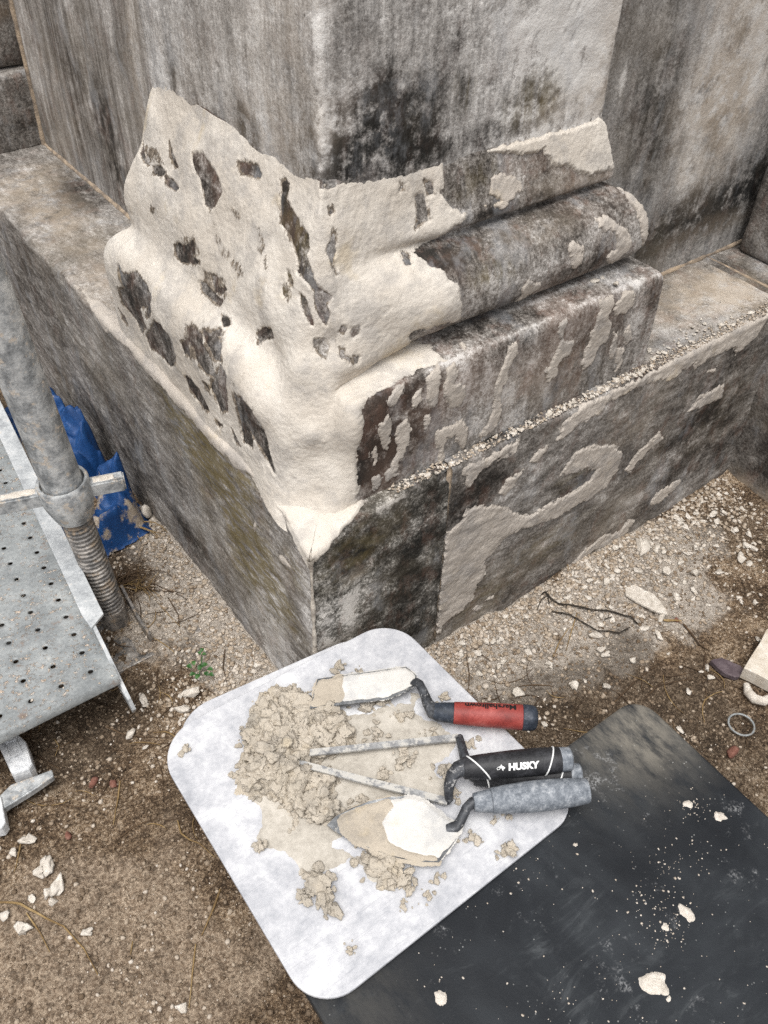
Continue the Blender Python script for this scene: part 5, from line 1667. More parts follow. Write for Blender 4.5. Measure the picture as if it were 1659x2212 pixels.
# ------------------------------------------------------------------ blue tarpaulin between jack and plinth
xs, ys = np.arange(-.150, -.003, .0020), np.arange(.42, .88, .0022)
Xt, Yt = np.meshgrid(xs, ys, indexing='ij')
P3 = np.stack([Xt, Yt, 0 * Xt], -1)
env = .060 * np.exp(-(((Xt + .048) / .040) ** 2 + ((Yt - .625) / .050) ** 2) ** 1.6) + .038 * np.exp(-(((Xt + .038) / .03) ** 2 + ((Yt - .52) / .035) ** 2) ** 1.6) + .02 * np.exp(-(((Xt + .07) / .04) ** 2 + ((Yt - .475) / .03) ** 2) ** 2) + .03 * np.exp(-(((Xt + .06) / .06) ** 2 + ((Yt - .76) / .08) ** 2))
rdg = 1 - np.abs(fbm(P3 + .3, 20, 1, 101)) * 3
rdg2 = 1 - np.abs(fbm(P3 + .9, 46, 1, 103)) * 3
crz = 0
for k_ in range(7):
    an_ = R3.uniform(0, np.pi)
    fq_ = R3.uniform(14, 34)
    crz = crz + np.abs(((Xt * math.cos(an_) + Yt * math.sin(an_) + .004 * fbm(P3, 20, 2, 200 + k_)) * fq_ + R3.uniform(0, 2)) % 2 - 1) * .16 / fq_
cp_ = np.stack([R3.uniform(-.15, 0, 70), R3.uniform(.43, .88, 70)], -1)
dd_ = np.sort(np.hypot(Xt[..., None] - cp_[:, 0], (Yt[..., None] - cp_[:, 1])), axis=-1)
crz = crz + .42 * np.minimum(dd_[..., 1] - dd_[..., 0], .024)
tp = [(-.15, .425), (-.10, .430), (-.07, .436), (-.018, .445), (-.010, .48), (-.006, .53), (-.010, .58), (-.012, .64), (-.008, .70), (-.006, .87), (-.15, .87)]
sd0 = poly_sd(Xt, Yt, tp)
Zt = ground_z(Xt, Yt) + .0025 + env * sstep(sd0, -.002, .02) + (.010 * rdg + .006 * rdg2 + 2.4 * crz) * (.35 + .65 * np.clip(env / .03, 0, 1)) * sstep(sd0, .0, .02)
sd = poly_sd(Xt, Yt, tp) + fbm(P3, 30, 3, 105) * .005
K_ = sd > 0
keep = K_[:-1, :-1] & K_[1:, :-1] & K_[:-1, 1:] & K_[1:, 1:]
dst = np.clip(fbm(P3, 24, 3, 107) * .9 + .10 - 1.4 * np.clip(env / .06, 0, 1) * .35 + np.where(Yt > .68, .25, 0) - np.where(Yt < .50, .12, 0), 0, 1)
dst = np.maximum(dst, .8 * np.exp(-(((Xt + .075) / .020) ** 2 + ((Yt - .505) / .02) ** 2)))
V, F, A_ = compact(np.stack([Xt, Yt, Zt], -1).reshape(-1, 3), grid_faces(*Xt.shape, keep), {'dust': dst})
solo('blue_tarpaulin', np_mesh('blue_tarpaulin', V, F, False, A_), M['tarp'], 'crumpled dusty blue tarpaulin stuffed between jack and plinth', 'tarpaulin')
p = at(205, 1085, .035)
V, F = rock(3, 77, .4, 1.4)
me = np_mesh('dirt_clod', V * np.array([.022, .017, .014]), F)
me.materials.append(M['grit_clod'] if 'grit_clod' in M else M['soil'])
drop('dirt_clod', me, p, 1.0, 'dark clod of dirt and mortar sitting on the blue tarpaulin', 'clod', rot=(0, 0, .4))
p = at(318, 1105, .012)
V, F = rock(2, 79, .3, 1.2, 5)
me = np_mesh('stone', V * np.array([.009, .011, .017]), F, False)
me.materials.append(M['chip'])
drop('grey_stone', me, p, 1.0, 'small upright grey stone between tarpaulin and plinth', 'stone', rot=(.2, -.2, 0))

# ------------------------------------------------------------------ boards
ZB = .172
bc = np.mean([at(372, 1680, ZB), at(1200, 1790, ZB)], axis=0)
L_ = [at(372, 1680, ZB), at(615, 2090, ZB)]
T_ = [at(420, 1545, ZB), at(800, 1352, ZB)]
R_ = [at(890, 1375, ZB), at(1190, 1672, ZB)]
B_ = [at(1200, 1790, ZB), at(760, 2140, ZB)]


def isect(a, b):
    p1, p2, q1, q2 = [np.array(v[:2]) for v in (*a, *b)]
    t_ = np.linalg.solve(np.array([p2 - p1, -(q2 - q1)]).T, q1 - p1)
    return p1 + t_[0] * (p2 - p1)


def rounded(poly, r, z, n=12):
    out = []
    m_ = len(poly)
    for i in range(m_):
        p0, p1, p2 = poly[i - 1], poly[i], poly[(i + 1) % m_]
        a, b = (p0 - p1) / np.linalg.norm(p0 - p1), (p2 - p1) / np.linalg.norm(p2 - p1)
        half = math.acos(np.clip(a @ b, -1, 1)) / 2
        rr_ = r[i] if hasattr(r, '__len__') else r
        d_ = rr_ / math.tan(half)
        c_ = p1 + (a + b) / np.linalg.norm(a + b) * rr_ / math.sin(half)
        s0, s1 = p1 + a * d_ - c_, p1 + b * d_ - c_
        t0, t1 = math.atan2(s0[1], s0[0]), math.atan2(s1[1], s1[0])
        dt = (t1 - t0 + math.pi) % (2 * math.pi) - math.pi
        for k in range(n + 1):
            t_ = t0 + dt * k / n
            out.append((c_[0] + rr_ * math.cos(t_), c_[1] + rr_ * math.sin(t_), z))
    return out


corners = [isect(L_, T_), isect(T_, R_), isect(R_, B_), isect(B_, L_)]
corners = [c - np.array([0, .004]) if i < 2 else c for i, c in enumerate(corners)]
b1 = solo('mortar_board', plate('mortar_board', rounded(corners, [.05, .045, .035, .04], ZB), .0045, .0012), M['board'], 'pale grey plastic mortar board carrying the mortar heap and trowels', 'mortar board')
cc = np.mean(corners, axis=0)
th_ = math.radians(-3.0)
Rm2 = np.array([[math.cos(th_), -math.sin(th_)], [math.sin(th_), math.cos(th_)]])
c2_ = [Rm2 @ (c - cc) * np.array([.82, .93]) + cc + np.array([-.010, .0250]) for c in corners]
b2_ = solo('mortar_board', plate('mortar_board', rounded(c2_, .05, ZB - .0075), .0045, .0012), M['board'], 'second pale board lying under the mortar board, only its rim showing', 'mortar board')
# black board
ZK = ZB - .0085
KT, KR = [at(1230, 1608, ZK), at(1330, 1535, ZK)], [at(1420, 1540, ZK), at(1659, 1765, ZK)]
kc = isect(KT, KR)
kl = at(672, 2160, ZK)[0]
kcor = [np.array([kl, kc[1]]), kc, np.array([kc[0] - .012, kc[1] - .48]), np.array([kl - .008, kc[1] - .48])]
ko = rounded(kcor, .028, ZK, 10)
xs = np.linspace(kl - .01, kc[0] + .001, 130)
ys = np.linspace(kc[1] - .48, kc[1], 130)
Xk, Yk = np.meshgrid(xs, ys, indexing='ij')
black = solo('black_board', plate('black_board', [(a, b, ZK) for a, b, _ in ko], .012, .003), M['black_board'], 'big black rubber board speckled with dried mortar in front', 'rubber board')
me = black.data
bm = bmesh.new()
bm.from_mesh(me)
bmesh.ops.triangulate(bm, faces=[f for f in bm.faces if len(f.verts) > 4])
bmesh.ops.subdivide_edges(bm, edges=[e for e in bm.edges if e.calc_length() > .05], cuts=3, use_grid_fill=True)
bmesh.ops.subdivide_edges(bm, edges=[e for e in bm.edges if e.calc_length() > .03], cuts=2, use_grid_fill=True)
bm.to_mesh(me)
bm.free()
co = np.array([v.co[:] for v in me.vertices]) + np.array(black.location)
cs_ = at(1390, 1580, ZK)
sm = np.exp(-(((co[:, 0] - cs_[0]) / .05) ** 2 + ((co[:, 1] - cs_[1]) / .045) ** 2)) * 1.3 + .55 * np.exp(-np.hypot(co[:, 0] - at(1280, 1630, ZK)[0], co[:, 1] - at(1280, 1630, ZK)[1]) / .03) + .4 * np.exp(-np.hypot(co[:, 0] - at(760, 2190, ZK)[0], co[:, 1] - at(760, 2190, ZK)[1]) / .03)
a = me.attributes.new('smear', 'FLOAT', 'POINT')
a.data.foreach_set('value', sm.astype(np.float32))
# blocks that carry the boards
for (x0, x1, y0, y1, zt_, lb) in [(-.12, .02, -.22, -.10, ZB - .0122, 'rough timber block hidden under the mortar board'), (-.10, .14, -.62, -.42, ZK - .0122, 'rough timber block hidden under the black board')]:
    solo('timber_block', box_mesh('timber_block', (x0, y0, -.006), (x1, y1, zt_), .004, 2), M['straw'], lb, 'timber block')

V, F = rock(3, 91, .2, 1.2)
obj('mortar_plug', np_mesh('mortar_plug', V * np.array([.009, .009, .008]) + np.array([.0055, .0055, .3125]), F), M['cream'], slabC)
# dried droplets on the black board
def drops(lst, z, mat, nm, cat, board):
    for (u, v, rx, ry, lb) in lst:
        c = at(u, v, z)
        a_ = np.linspace(0, 2 * np.pi, 15)[:-1]
        rr_ = 1 + .09 * R3.normal(size=14) + .15 * np.sin(a_[:14] * 2 + R3.uniform(0, 6))
        pl = [(c[0] + rx * rr_[i] * math.cos(a_[i]), c[1] + ry * rr_[i] * math.sin(a_[i])) for i in range(14)]
        o = flat_coat(nm, [pl], lambda x_, y_: z + 0 * x_, .0016, mat, None, .0010, .0012, 200, .6, .0004, int(u))
        tag(o, lb, cat)


kB = (.48, 862.7, 1460)
drops([(*zs(*kB, [(1148, 1385)])[0], .0105, .012, 'largest round mortar spatter on the black board'), (*zs(*kB, [(185, 1453)])[0], .006, .0055, 'mortar spatter near the bottom of the black board'), (*zs(*kB, [(1292, 1068)])[0], .006, .008, 'elongated mortar spatter on the black board'), (*zs(*kB, [(1442, 635)])[0], .006, .005, 'round mortar spatter near the far edge of the black board'), (*zs(*kB, [(1198, 1128)])[0], .004, .004, 'small mortar spatter below the elongated one'), (*zs(*kB, [(792, 758)])[0], .003, .003, 'tan spatter close to the mortar board corner'), (*zs(*kB, [(1300, 575)])[0], .005, .004, 'dusty white spatter behind on the black board'), (*zs(*kB, [(1216, 1455)])[0], .0025, .0025, 'tiny spatter under the largest round one')], ZK, M['chip'], 'mortar_spatter', 'mortar spatter', black)
N = 420
u, v = R3.uniform(900, 1659, N), R3.uniform(1700, 2212, N)
for k_, (cu_, cv_, sp_, n_) in enumerate([(1500, 1745, 22, 40), (1450, 1860, 40, 50), (1420, 1950, 45, 60), (1445, 2010, 30, 50), (1130, 1850, 45, 30), (1210, 2160, 20, 10)]):
    i_ = k_ * 60
    u[i_:i_ + n_], v[i_:i_ + n_] = R3.normal(cu_, sp_, n_), R3.normal(cv_, sp_ * .7, n_)
pk = np.array([at(a, b, ZK) for a, b in zip(u, v)])
pj = np.array([kl, -9])
okk = (pk[:, 0] < kc[0] - .02) & (pk[:, 1] < kc[1] - .02) & ~((pk[:, 0] < corners[2][0] + .004) & (pk[:, 1] > corners[2][1] - .004))
pk = pk[okk]
rr = .0004 + .0011 * R3.random(len(pk)) ** 4
o = obj('spatter_specks', cloud('spatter_specks', pk + np.array([0, 0, .0002]), rr, 1, .3, M['grit'], (1, 1, .4), np.clip(R3.normal(.95, .05, len(pk)), .7, 1)), M['grit'])
tag(o, 'tiny dried mortar specks over the black board', 'specks', None, 'stuff')

# ------------------------------------------------------------------ mortar on the pale board
k3 = (.52, 464.5, 1327)
w3 = lambda pts, z: [tuple(at(*q, z)[:2]) for q in zs(*k3, pts)]
flatB = lambda x_, y_: ZB + 0 * x_
sm1 = flat_coat('mortar_smear', [w3([(170, 760), (260, 700), (420, 480), (560, 420), (700, 380), (840, 350), (880, 420), (900, 480), (1000, 540), (1010, 600), (950, 640), (1000, 700), (980, 760), (800, 790), (640, 850), (520, 960), (620, 1000), (760, 1060), (740, 1100), (560, 1040), (420, 1080), (340, 1100), (300, 1020), (220, 940), (200, 850)], ZB)], flatB, .0011, M['slurry'], b1, .0013, .010, 28, .12, .0004, 3)
heap_poly = w3([(180, 330), (260, 290), (330, 290), (400, 320), (520, 380), (575, 470), (560, 540), (500, 560), (440, 600), (500, 680), (520, 780), (560, 820), (430, 865), (330, 830), (280, 790), (200, 740), (100, 720), (85, 640), (110, 560), (120, 470), (150, 400)], ZB + .008)
hx, hy = np.array(heap_poly)[:, 0], np.array(heap_poly)[:, 1]
heap = empty('mortar_heap', (float(hx.mean()), float(hy.mean()), ZB), 'crumbly heap of damp sand coloured mortar on the pale board', 'mortar heap')


def heap_h(x_, y_):
    sd = poly_sd(np.asarray(x_, float), np.asarray(y_, float), heap_poly)
    P_ = np.stack([x_, y_, 0 * x_], -1)
    return .016 * np.clip(sd / .035, 0, 1) ** .6 * (.85 + .5 * fbm(P_, 28, 3, 121)), sd


xs, ys = np.arange(hx.min() - .01, hx.max() + .01, .0013), np.arange(hy.min() - .01, hy.max() + .01, .0013)
Xh, Yh = np.meshgrid(xs, ys, indexing='ij')
hh, sd = heap_h(Xh, Yh)
P3 = np.stack([Xh, Yh, 0 * Xh], -1)
hh = hh + np.maximum(fbm(P3, 120, 5, 123, .62), -.5) * .0055 * (sd > 0)
hh = np.where(sd + fbm(P3, 70, 3, 125) * .006 > 0, np.maximum(hh, .0003), -.001)
keep = (hh[:-1, :-1] > -.0005) | (hh[1:, 1:] > -.0005)
V, F, A_ = compact(np.stack([Xh, Yh, ZB + hh], -1).reshape(-1, 3), grid_faces(*Xh.shape, keep), {'edge': 0 * hh + 1})
obj('mound', np_mesh('mound', V, F, True, A_), M['wet'], heap)
cen, rr = [], []
while len(cen) < 1150:
    x_, y_ = R3.uniform(hx.min() - .006, hx.max() + .006), R3.uniform(hy.min() - .006, hy.max() + .006)
    h_, s_ = heap_h(np.array(x_), np.array(y_))
    if s_ < -.005 or (s_ < .002 and R3.random() > .35):
        continue
    q = .0012 + .0095 * R3.random() ** 3.4
    if s_ < .006:
        q = min(q, .0035)
    cen.append((x_, y_, ZB + max(float(h_), 0) + q * R3.uniform(-.1, .55)))
    rr.append(q)
cen, rr = np.array(cen), np.array(rr)
bigm = rr > .0032
o1 = obj('clods', cloud('clods', cen[bigm], rr[bigm], 4, .46, M['wet'], (1, 1, .8), freq=1.6, kinds=20, facet=5), M['wet'], heap)
o1['kind'] = 'stuff'
o2 = obj('crumbs', cloud('crumbs', cen[~bigm], rr[~bigm], 3, .42, M['wet'], (1, 1, .8), freq=1.6, facet=4), M['wet'], heap)
o2['kind'] = 'stuff'


def clod(z3pt, rad, nlump, label, z=None, spread=1.0):
    c = at(*zs(*k3, [z3pt])[0], ZB)
    nlump = int(nlump * 1.7)
    cc_ = [(c[0] + R3.normal(0, rad * .55 * spread), c[1] + R3.normal(0, rad * .55 * spread), ZB + rad * R3.uniform(.05, .5)) for _ in range(nlump)]
    rr_ = [rad * (.14 + .5 * R3.random() ** 1.8) for _ in range(nlump)]
    solo('mortar_clod', cloud('mortar_clod', np.array(cc_), np.array(rr_), 4, .46, M['wet'], (1, 1, .7), freq=1.6, kinds=7, facet=5), M['wet'], label, 'mortar clod')


for pt, rad, nl, lb, spd in [
        ((440, 1130), .015, 16, 'largest loose mortar clod in front of the heap', 1.0), ((475, 1220), .011, 9, 'mortar clod just before the largest one', 1.0), ((400, 1085), .006, 5, 'small crumb cluster behind the largest clod', 1.0), ((375, 1170), .006, 5, 'crumb cluster beside the largest clod', 1.0),
        ((790, 1145), .009, 8, 'loose clod in front of the grey trowel', 1.1), ((790, 1215), .006, 6, 'small clod before the one by the grey trowel', 1.0), ((700, 1060), .015, 18, 'mortar ridge pushed up by the grey trowel blade', 1.3), ((640, 1000), .010, 10, 'mortar crumbs under the grey trowel edge', 1.2), ((715, 1010), .010, 10, 'mortar lumps beside the grey trowel edge', 1.0),
        ((800, 610), .012, 12, 'mortar lump between the two slim pointers', 1.0), ((940, 650), .009, 8, 'mortar smear lump near the pointer bend', 1.0), ((690, 680), .009, 8, 'mortar lump above the lower pointer bar', 1.1), ((600, 780), .009, 8, 'mortar lump near the heap and lower bar', 1.1),
        ((640, 380), .012, 14, 'mortar lumps along the lower edge of the red trowel blade', 1.3), ((780, 430), .008, 7, 'mortar lump below the red trowel blade', 1.0), ((670, 510), .009, 9, 'mortar lump above the upper pointer bar', 1.0), ((880, 490), .008, 7, 'mortar crumbs above the pointer bend', 1.2), ((1060, 540), .008, 6, 'mortar lump by the upper bar end', 1.0), ((515, 225), .007, 6, 'crumb cluster behind the red trowel blade', 1.0), ((590, 240), .006, 5, 'crumbs along the back of the red trowel blade', 1.2),
        ((1060, 920), .009, 8, 'mortar clod at the heel of the grey trowel', 1.0), ((1210, 985), .012, 5, 'flat tan mortar clod near the board corner', .5), ((1165, 865), .006, 4, 'round crumb under the grey handle', .8), ((1210, 845), .005, 4, 'crumb beside the round one under the grey handle', .8), ((185, 955), .009, 6, 'lone mortar clod by the heap', .8), ((320, 900), .005, 4, 'tiny crumb before the heap', .8), ((-115, 562), .008, 4, 'lone cream crumb at the board corner away from the heap', .6), ((1000, 760), .008, 7, 'mortar crumbs under the pointer bend', 1.1), ((870, 1180), .006, 5, 'thin crumbs before the grey trowel heel', 1.3), ((610, 1270), .0, 0, None, 1), ((560, 1390), .007, 5, 'mortar crumb near the front board corner', 1.0), ((950, 350), .007, 5, 'crumb behind the red trowel shank', .8), ((360, 1080), .004, 3, 'speck of mortar before the heap', .8), ((925, 1090), .005, 4, 'mortar crumbs in front of the grey trowel heel', 1.4), ((70, 675), .005, 4, 'crumb at the outer edge of the heap', .8)]:
    if nl:
        clod(pt, rad, nl, lb, spread=spd)


# ------------------------------------------------------------------ trowels
def frame_at(A, B):
    A, B = np.asarray(A, float), np.asarray(B, float)
    ax = (B - A) / np.linalg.norm(B - A)
    mid = (A + B) / 2
    e1 = CAM - mid
    e1 = e1 - ax * (e1 @ ax)
    e1 /= np.linalg.norm(e1)
    return A, ax, e1, np.cross(e1, ax)


def wrap_text(name, body, size, A, B, frac, theta, rfun, mat, parent, flip=False, italic=0.0, stretch=1.0, bold=0.0):
    A, ax, e1, up = frame_at(A, B)
    cu = bpy.data.curves.new(name, 'FONT')
    cu.body = body
    cu.size = size
    cu.align_x, cu.align_y = 'CENTER', 'CENTER'
    cu.offset = bold
    cu.shear = italic
    cu.resolution_u = 3
    to = bpy.data.objects.new(name, cu)
    COL.objects.link(to)
    bpy.context.view_layer.update()
    me = bpy.data.meshes.new_from_object(to.evaluated_get(bpy.context.evaluated_depsgraph_get()))
    bpy.data.objects.remove(to)
    bm = bmesh.new()
    bm.from_mesh(me)
    bmesh.ops.triangulate(bm, faces=bm.faces)
    for _ in range(2):
        bmesh.ops.subdivide_edges(bm, edges=[e for e in bm.edges if e.calc_length() > size * .18], cuts=1)
        bmesh.ops.triangulate(bm, faces=bm.faces)
    Ltot = np.linalg.norm(np.asarray(B) - np.asarray(A))
    for v_ in bm.verts:
        x_, y_ = v_.co.x * stretch, v_.co.y
        if flip:
            x_, y_ = -x_, -y_
        s_ = frac * Ltot + x_
        r_ = rfun(s_ / Ltot)
        t_ = theta + y_ / r_
        v_.co = A + ax * s_ + (r_ + .00045) * (math.cos(t_) * e1 + math.sin(t_) * up)
    bm.to_mesh(me)
    bm.free()
    return obj(name, me, mat, parent)


def wrap_poly(name, poly, A, B, frac, theta, rfun, mat, parent):
    A, ax, e1, up = frame_at(A, B)
    Ltot = np.linalg.norm(np.asarray(B) - np.asarray(A))
    bm = bmesh.new()
    vs = []
    for x_, y_ in poly:
        s_ = frac * Ltot + x_
        r_ = rfun(s_ / Ltot)
        t_ = theta + y_ / r_
        vs.append(bm.verts.new(A + ax * s_ + (r_ + .0005) * (math.cos(t_) * e1 + math.sin(t_) * up)))
    bm.faces.new(vs)
    bmesh.ops.triangulate(bm, faces=bm.faces)
    me = bpy.data.meshes.new(name)
    bm.to_mesh(me)
    bm.free()
    return obj(name, me, mat, parent)


def ringband(name, A, B, frac, slant, rfun, mat, parent, w=.0008):
    A, ax, e1, up = frame_at(A, B)
    Ltot = np.linalg.norm(np.asarray(B) - np.asarray(A))
    pts = []
    for t_ in np.linspace(0, 2 * np.pi, 41):
        s_ = frac * Ltot + slant * math.sin(t_)
        r_ = rfun(s_ / Ltot)
        pts.append(A + ax * s_ + (r_ + .0001) * (math.cos(t_) * e1 + math.sin(t_) * up))
    return obj(name, tube(name, pts, w, 6, False), mat, parent)


P3z = lambda q, z: at(*zs(*k3, [q])[0], z)
prof_fun = lambda pr: (lambda f: float(np.interp(f, [a for a, b in pr], [b for a, b in pr])))

# 1. margin trowel with a red handle
t1 = empty('margin_trowel', P3z((835, 290), ZB), 'margin trowel with red handle and mortar caked rectangular blade', 'trowel')
zb1 = ZB + .017
bl = [P3z((425, 268), zb1 + .002), P3z((393, 392), zb1 - .001), P3z((720, 352), zb1 - .001), P3z((800, 318), zb1), P3z((836, 292), zb1), P3z((838, 255), zb1 + .001), P3z((795, 218), zb1 + .002)]
obj('blade', plate('blade', bl, .0018), M['blade'], t1)


def on_blade(poly, bl, mat, parent, thick=.0009, wobb=.003, seed=0, lumpy=.0):
    B3 = np.array(bl)
    A_ = np.c_[B3[:, :2], np.ones(len(B3))]
    cf, *_ = np.linalg.lstsq(A_, B3[:, 2], rcond=None)
    return flat_coat('mortar_film', [poly], lambda x_, y_: cf[0] * x_ + cf[1] * y_ + cf[2] + .0004, thick, mat, parent, .0009, wobb, 90, .35, lumpy, seed, floor=-.0012)


on_blade([tuple(P3z(q, zb1)[:2]) for q in [(431, 279), (408, 375), (520, 364), (545, 340), (520, 300), (530, 266)]], bl, M['film_sandy'], t1, .0010, .0018, 7, .0006)
on_blade([tuple(P3z(q, zb1)[:2]) for q in [(525, 266), (535, 356), (718, 340), (790, 308), (824, 288), (826, 260), (790, 231)]], bl, M['film'], t1, .0008, .0010, 8)
hA, hB = P3z((905, 404), ZB + .020), P3z((1340, 432), ZB + .024)
nk = [P3z((828, 278), zb1 + .002), P3z((850, 290), zb1 + .007), P3z((868, 325), ZB + .019), P3z((884, 370), ZB + .020), P3z((905, 402), ZB + .0205), P3z((925, 406), ZB + .0205)]
obj('shank', tube('shank', nk, 1, 10, squash=[(.006, .003), (.0052, .0045), (.005, .0052), (.0062, .0066), (.0085, .0085), (.0092, .0092)]), M['film'] if False else M['black_steel'], t1)
hp = [(0, .0078), (.03, .0098), (.12, .0106), (.19, .0112), (.195, .0118), (.35, .0124), (.6, .0131), (.84, .0136), (.855, .0138), (.93, .0138), (.98, .0122), (1.0, .0085)]
rf1 = prof_fun(hp)
obj('ferrule', lathe('ferrule', hA, hA + (hB - hA) * .2, [(0, .0078), (.15, .0098), (.6, .0106), (1.0, .0111)], 28), M['navy'], t1)
grip = obj('grip', lathe('grip', hA + (hB - hA) * .2, hA + (hB - hA) * .855, [(0, .0108), (.004, .0118), (.25, .0124), (.6, .0131), (.985, .0136), (1.0, .0132)], 32), M['red'], t1)
obj('end_cap', lathe('end_cap', hA + (hB - hA) * .855, hB, [(0, .0132), (.03, .0138), (.5, .0138), (.82, .0126), (.95, .0100), (1.0, .0072)], 32), M['navy'], t1)
wrap_text('lettering', 'Marshalltown', .0098, hA, hB, .545, .84, rf1, M['black_print'], grip, True, 0.0, 1.02, .0003)

# 2. two slim pointers
def pointer(nm, barA, bend, hA, hB, label, mat_h, prof_h, top, sub):
    t = empty(nm, P3z(bend, ZB), label, 'trowel')
    A, Bn = P3z(barA, ZB + top[0]), P3z(bend, ZB + top[1])
    ax = (Bn - A) / np.linalg.norm(Bn - A)
    obj('blade', tube('blade', [A, A + (Bn - A) * .5, Bn], 1, 4, squash=[(.0034, .0012), (.0036, .0013), (.0040, .0016)]), M['steel'], t)
    return t


lowA, lowB = P3z((318, 612), ZB + .014), P3z((965, 778), ZB + .008)
uppA, uppB = P3z((385, 576), ZB + .014), P3z((1012, 512), ZB + .007)
hkA, hkB = P3z((1030, 640), ZB + .036), P3z((1480, 600), ZB + .038)
p1 = empty('slim_pointer', lowB * np.array([1, 1, 0]) + np.array([0, 0, ZB]), 'slim tuck pointer with black white-ringed handle, lying on top', 'trowel')
obj('blade', tube('blade', [lowA, lowA + (lowB - lowA) * .5, lowB], 1, 4, squash=[(.0036, .0012), (.0036, .0013), (.0040, .0016)]), M['steel'], p1)
shk = [lowB, P3z((972, 770), ZB + .011), P3z((970, 745), ZB + .018), P3z((972, 710), ZB + .026), P3z((985, 670), ZB + .033), P3z((1008, 645), ZB + .0355), P3z((1036, 640), ZB + .036)]
obj('shank', tube('shank', shk, 1, 10, squash=[(.004, .002), (.0042, .003), (.0046, .0044), (.0056, .0056), (.0066, .0066), (.0084, .0084), (.0100, .0100)]), M['black_steel'], p1)
hpk = [(0, .0100), (.01, .0108), (.15, .0122), (.45, .0136), (.7, .0138), (.88, .0128), (.89, .0126), (.985, .0118), (1, .0095)]
rfk = prof_fun(hpk)
g1 = obj('grip', lathe('grip', hkA, hkA + (hkB - hkA) * .89, [(f / .89, r_) for f, r_ in hpk if f <= .89], 32), M['black'], p1)
obj('end_cap', lathe('end_cap', hkA + (hkB - hkA) * .89, hkB, [(0, .0120), (.03, .0124), (.85, .0118), (1, .0095)], 32), M['grey_handle'], p1)
ringband('ring', hkA, hkB, .14, -.0105, rfk, M['white_print'], g1)
ringband('ring', hkA, hkB, .79, .0055, rfk, M['white_print'], g1)
wrap_text('lettering', 'HUSKY', .0088, hkA, hkB, .525, -.22, rfk, M['white_print'], g1, False, 0.08, 1.08, .00045)
lg = [(-.0035, .0003), (-.0016, .0014), (-.0008, .0036), (.0004, .0018), (.0016, .0012), (.0030, .0002), (.0018, -.0010), (.0008, -.0014), (.0010, -.0030), (-.0004, -.0016), (-.0002, -.0004)]
wrap_poly('emblem', lg, hkA, hkB, .335, -.22, rfk, M['white_print'], g1)
A_, ax_, e1_, up_ = frame_at(hkA, hkB)
Lk = np.linalg.norm(hkB - hkA)
pts = []
for x_, y_ in [(-.0010, .0020), (-.0034, .0012), (-.0052, .0000), (-.0052, -.0012), (-.0036, -.0014), (-.0022, -.0006)]:
    s_ = .335 * Lk + x_
    t_ = -.22 + y_ / rfk(s_ / Lk)
    pts.append(A_ + ax_ * s_ + (rfk(s_ / Lk) + .0003) * (math.cos(t_) * e1_ + math.sin(t_) * up_))
obj('emblem_line', tube('emblem_line', pts, .0003, 6), M['white_print'], g1)
p2 = empty('slim_pointer', uppB * np.array([1, 1, 0]) + np.array([0, 0, ZB]), 'second slim tuck pointer, its black handle mostly hidden underneath', 'trowel')
obj('blade', tube('blade', [uppA, uppA + (uppB - uppA) * .5, uppB], 1, 4, squash=[(.0036, .0012), (.0036, .0013), (.0040, .0016)]), M['steel'], p2)
h2A, h2B = P3z((1075, 668), ZB + .016), P3z((1520, 668), ZB + .018)
sh2 = [uppB, P3z((1014, 508), ZB + .009), P3z((1022, 535), ZB + .012), P3z((1032, 575), ZB + .014), P3z((1045, 620), ZB + .015), P3z((1078, 662), ZB + .016), P3z((1095, 668), ZB + .016)]
obj('shank', tube('shank', sh2, 1, 10, squash=[(.004, .002), (.0042, .003), (.0046, .0044), (.0050, .005), (.0060, .006), (.0085, .0085), (.010, .010)]), M['black_steel'], p2)
g2_ = obj('grip', lathe('grip', h2A, h2A + (h2B - h2A) * .89, [(f / .89, r_) for f, r_ in hpk if f <= .89], 32), M['black'], p2)
obj('end_cap', lathe('end_cap', h2A + (h2B - h2A) * .89, h2B, [(0, .0120), (.03, .0124), (.85, .0118), (1, .0095)], 32), M['grey_handle'], p2)
ringband('ring', h2A, h2B, .10, -.004, rfk, M['white_print'], g2_)
ringband('ring', h2A, h2B, .80, .0045, rfk, M['white_print'], g2_)

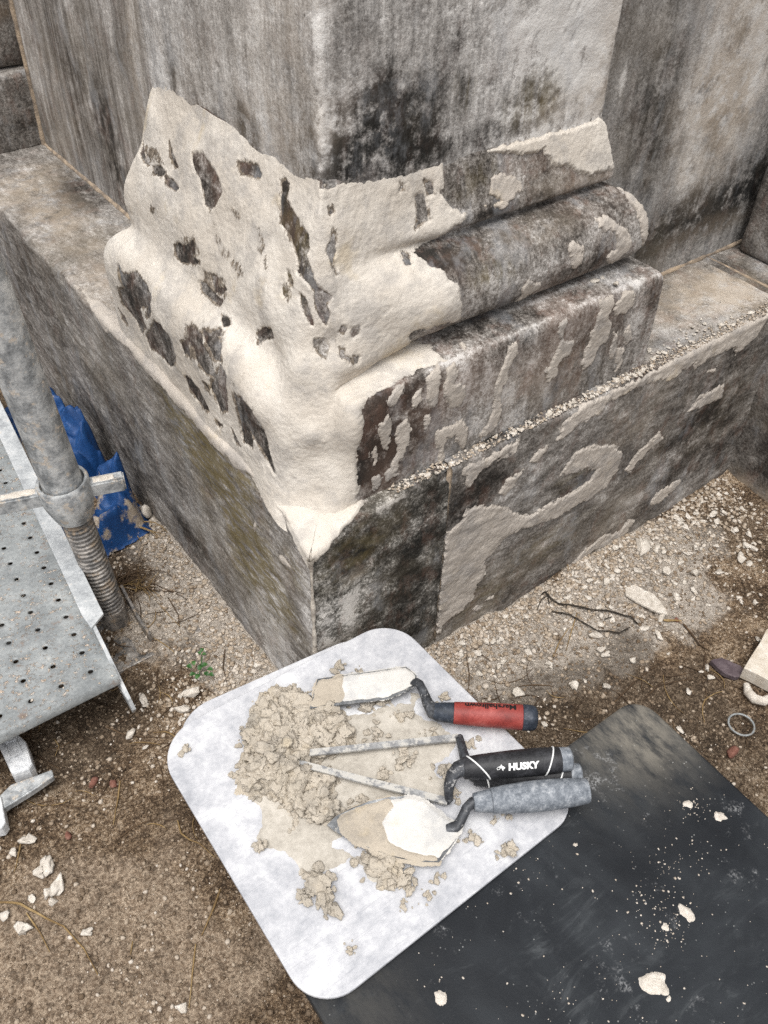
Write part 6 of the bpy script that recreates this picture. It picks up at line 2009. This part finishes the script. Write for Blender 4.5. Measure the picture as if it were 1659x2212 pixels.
# 3. pointing trowel with a grey handle
t3 = empty('pointing_trowel', P3z((1000, 885), ZB), 'heart shaped pointing trowel with dusty grey handle and caked blade', 'trowel')
zb3 = ZB + .0135
hb = [P3z(q, zb3 + dzz) for q, dzz in [((465, 875), -.004), ((500, 840), -.003), ((560, 808), 0), ((640, 776), .001), ((720, 760), .002), ((800, 755), .002), ((862, 772), .002), ((940, 828), .001), ((1015, 875), .001), ((1030, 892), 0), ((985, 960), -.001), ((930, 1030), -.002), ((850, 1028), -.003), ((760, 1012), -.003), ((650, 975), -.004), ((550, 930), -.005), ((495, 900), -.005)]]
obj('blade', plate('blade', hb, .0018), M['blade'], t3)
on_blade([tuple(P3z(q, zb3)[:2]) for q in [(515, 852), (560, 818), (640, 785), (720, 768), (740, 800), (700, 860), (720, 930), (800, 980), (920, 1000), (925, 1020), (850, 1020), (760, 1004), (650, 966), (566, 920), (530, 892)]], hb, M['film_sandy'], t3, .0012, .0016, 17, .0007)
on_blade([tuple(P3z(q, zb3)[:2]) for q in [(720, 772), (800, 764), (860, 780), (935, 836), (1018, 885), (980, 950), (930, 1010), (800, 985), (715, 935), (695, 860), (735, 800)]], hb, M['film'], t3, .0009, .0016, 18)
gA, gB = P3z((1072, 782), ZB + .026), P3z((1550, 733), ZB + .030)
s3 = [P3z((960, 888), zb3 + .001), P3z((1000, 882), zb3 + .003), P3z((1015, 868), ZB + .016), P3z((1030, 838), ZB + .021), P3z((1045, 805), ZB + .0245), P3z((1068, 784), ZB + .026), P3z((1090, 781), ZB + .026)]
obj('shank', tube('shank', s3, 1, 10, squash=[(.004, .0015), (.0058, .0026), (.0052, .0040), (.0048, .0046), (.0050, .0050), (.0058, .0058), (.0064, .0064)]), M['black_steel'], t3)
obj('ferrule', lathe('ferrule', gA, gA + (gB - gA) * .155, [(0, .0064), (.04, .0086), (.3, .0098), (.97, .0112), (1.0, .0108)], 30), M['grey_handle'], t3)
obj('grip', lathe('grip', gA + (gB - gA) * .155, gB, [(0, .0112), (.006, .0122), (.15, .0136), (.4, .0150), (.6, .0150), (.82, .0138), (.975, .0122), (.995, .0116), (1.0, .0100)], 34), M['grey_handle'], t3)
